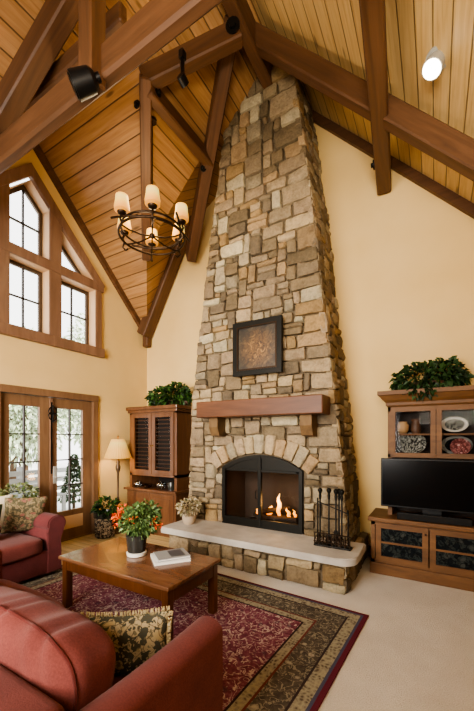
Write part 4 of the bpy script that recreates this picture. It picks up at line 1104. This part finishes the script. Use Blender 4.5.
# sofa along the west wall
s2o = (.62, -3.3, 0)
s2 = thing('red_loveseat', 'red loveseat with rolled arm in front of the french doors', 'sofa', s2o)
b = MB(); b.box((.22, -4.4, .05), (1.04, -2.42, .29), .02, 3); b.build('base', 'red chenille shaded', s2, 40, off=s2o)
b = MB(); b.box((.20, -4.4, .05), (.42, -2.36, .70), .06, 4); b.build('back_frame', 'red chenille', s2, 40, off=s2o)
for y0, y1 in ((-3.38, -2.50), (-4.3, -3.40)):
    b = MB(); b.superbox((.74, (y0+y1)/2, .36), (.34, (y1-y0)/2, .085), (7,)*3, 10, puff(.01, 4, y0)); b.build('seat_cushion', 'red chenille', s2, 60, off=s2o)
for sg, yc in ((1, -2.40), (-1, -4.42)):
    b = MB(); n = 14; pf = [(-.09, .05), (-.07, .3), (-.085, .47)]
    pf += [(.03+.105*math.cos(a)-.0, .56+.095*math.sin(a)) for a in [math.radians(215-i*(215+55)/n) for i in range(n+1)]]
    pf += [(.055, .40), (.075, .25), (.085, .05)]
    ra = [b.bm.verts.new((1.05, yc+sg*p, z)) for p, z in pf]; rb = [b.bm.verts.new((.22, yc+sg*p, z)) for p, z in pf]
    for k in range(len(pf)): j = (k+1) % len(pf); b.bm.faces.new([ra[k], ra[j], rb[j], rb[k]])
    f1 = b.bm.faces.new(ra); f2 = b.bm.faces.new(rb)
    bmesh.ops.bevel(b.bm, geom=[e for e in f1.edges], offset=.012, segments=2, affect='EDGES')
    b.build('arm', 'red chenille shaded', s2, 45, off=s2o)
for y in (-2.5, -4.3):
    for x in (.33, .97): b = MB(); b.box((x-.03, y-.03, .014), (x+.03, y+.03, .06)); b.build('foot', 'table leg dark', s2, off=s2o)
pillow('floral_pillow', 'floral tapestry pillow upright on the loveseat by its arm', 'floral tapestry', (.69, -2.525, .65), .42, .42, .15, (math.radians(12), math.radians(4), math.radians(70)), fringe=None)
pillow('cream_pillow', 'cream linen pillow behind the floral pillow', 'cream linen', (.53, -2.80, .68), .42, .42, .13, (math.radians(14), 0, math.radians(85)))
pillow('green_pillow', 'dark green pillow beside the floral pillow at the photo edge', 'dark green tapestry', (.80, -3.02, .65), .40, .40, .14, (math.radians(14), 0, math.radians(80)))
po2 = (.10, -2.24, 0)
o = thing('leafy_houseplant', 'pale green houseplant in a tall pot behind the loveseat', 'plant', (.10, -2.22, 0))
b = MB(); b.lathe([(.07, 0), (.08, .05), (.1, .6), (.1, .66), (.085, .66), (.08, .6)], n=18); b.build('pot', 'dark glazed pot', o, 50)
PG = [srgb(h) for h in ('#6a7a4a', '#7d8a58', '#54663a', '#9aa27a', '#8a8a5c')]
b = MB(); foliage(b, (.06, -.12, .80), (.13, .22, .13), 420, .05, PG, flatz=.68); b.build('foliage', 'leaf', o)

# ------------------------------------------------------------------ outdoors
b = MB(); b.poly([(-.1, 8, -.06), (-.1, -14, -.06), (-30, -14, -.06), (-30, 8, -.06)]); tag(b.build('ground_outside', 'patio snow'), kind='structure')
TG = [srgb(h) for h in ('#a3b094', '#b3bda0', '#93a384', '#c4ccb4', '#a8b49c')]  # leaf greens paled: bright outdoor haze put into the colour
def tree(x, y, h, r, n, lab, seed, cols=TG, z0=.8, size=.14):
    rr = random.Random(seed); o = thing('tree', lab, 'tree', (x, y, -.06), 0, 'trees beyond the patio')
    b = MB(); b.tube([(0, 0, 0), (.05, 0, h*.4), (0, .05, h*.8)], [.13, .1, .04], 8)
    for _ in range(7):
        a = rr.uniform(0, 6.28); z = rr.uniform(.3, .7)*h; b.tube([(0.03, 0, z), (r*.6*math.cos(a), r*.6*math.sin(a), z+.5)], [.04, .012], 5)
    b.build('trunk', 'branch brown', o, 50)
    b = MB(); foliage(b, (0, 0, (h+z0)/2), (r, r, (h-z0)/2), n*4, size, cols, rr, shell=.25); b.build('crown', 'leaf', o)
tree(-5.2, .5, 4.6, 1.25, 1200, 'bushy pale green tree seen through the door leaf behind the loveseat', 1)
tree(-5.6, 3.4, 6.2, 1.4, 1400, 'tall hazy tree filling the side pane of the gable window', 3)
tree(-8.8, 2.0, 4.4, 1.6, 1300, 'pale leafy tree farther off between the two front trees', 2)
tree(-9.5, 6.4, 6.8, 1.9, 1500, 'farthest tall pale tree behind the hazy one', 4)
o = thing('small_conifer', 'small dark green conifer standing outside the french doors', 'tree', (-2.2, .0, -.06))
b = MB(); b.tube([(0, 0, 0), (0, 0, .5)], .03, 6); b.build('trunk', 'branch brown', o)
b = MB(); rr = random.Random(3)
for k in range(9):
    z = .25+k*.11; foliage(b, (0, 0, z), (.30*(1-k/9.5), .30*(1-k/9.5), .06), 170, .06, [srgb('#3a4c34'), srgb('#465a3e'), srgb('#2e3e2a')], rr, droop=.5)
b.build('needles', 'leaf', o)
o = thing('patio_bench', 'grey slatted garden bench on the snowy patio', 'bench', (-2.0, -1.2, -.06))
b = MB()
for k in range(4): b.box((-.25+k*.13, -.75, .42), (-.15+k*.13, .75, .45))
b.build('seat', 'fence grey', o)
b = MB()
for k in range(3): b.box((-.28, -.75, .55+k*.14), (-.25, .75, .64+k*.14))
b.build('backrest', 'fence grey', o)
for y in (-.7, .7):
    for x in (-.26, .22): b = MB(); b.box((x-.025, y-.03, 0), (x+.025, y+.03, .95 if x < 0 else .43)); b.build('leg', 'fence grey', o)
o = thing('garden_fence', 'low grey garden fence at the far side of the patio', 'fence', (-3.6, -1, -.06))
for k in range(3): b = MB(); b.box((-.02, -5, .25+k*.22), (.02, 4.5, .36+k*.22)); b.build('rail', 'fence grey', o)
for y in (-4.8, -3, -1.2, .6, 2.4, 4.2): b = MB(); b.box((-.05, y-.05, 0), (.05, y+.05, .9)); b.build('post', 'fence grey', o)

# ------------------------------------------------------------------ light
w = bpy.data.worlds.new('world'); sc.world = w; w.use_nodes = True
bg = w.node_tree.nodes['Background']; bg.inputs[0].default_value = (1., .985, .96, 1); bg.inputs[1].default_value = 4.
def lamp(kind, name, loc, energy, color=(1, 1, 1), rot=None, to=None, **k):
    l = bpy.data.lights.new(name, kind); l.energy = energy; l.color = color
    for a, v in k.items(): setattr(l, a, v)
    o = bpy.data.objects.new(name, l); col.objects.link(o); o.location = loc
    if to is not None: o.rotation_euler = (V(to)-V(loc)).to_track_quat('-Z', 'Y').to_euler()
    return o
lamp('SUN', 'sun', (3, -3, 9), 20, (1, .96, .9), to=(-3, -2.2, 4), angle=.05)
lamp('AREA', 'room_fill', (2.6, -6.6, 2.2), 280, (1, .95, .88), to=(1.2, -1.2, 1.2), size=2.4, spread=1.75)
lamp('AREA', 'side_fill', (5.7, -6.3, 2.4), 40, (1, .93, .82), to=(3.9, -.6, 1.6), size=1.2)
lamp('AREA', 'ceiling_fill', (4.9, -5.6, 2.3), 115, (1, .9, .74), to=(4.6, -1.8, 5.2), size=1.2, spread=1.8)  # added unseen area fill to brighten the pale planks, not a fixture
cl = V(cc)
lamp('POINT', 'chandelier_glow', cl+V((0, 0, .34)), 38, (1, .78, .48), shadow_soft_size=.25)
lamp('POINT', 'floor_lamp_glow', (lo_[0], lo_[1], 1.36), 11, (1, .78, .45), shadow_soft_size=.09)
lamp('POINT', 'fire_glow', (2.85, -.5, .66), 7, (1, .5, .15), shadow_soft_size=.08)
lamp('SPOT', 'ceiling_spot_glow', SPOT+V((-.05, -.06, -.17)), 25, (1, .85, .6), to=SPOT+V((-.3, -.4, -2)), spot_size=1.6, shadow_soft_size=.06)

sc.view_settings.view_transform = 'AgX'
sc.view_settings.look = 'AgX - Medium High Contrast'
sc.view_settings.exposure = -.1
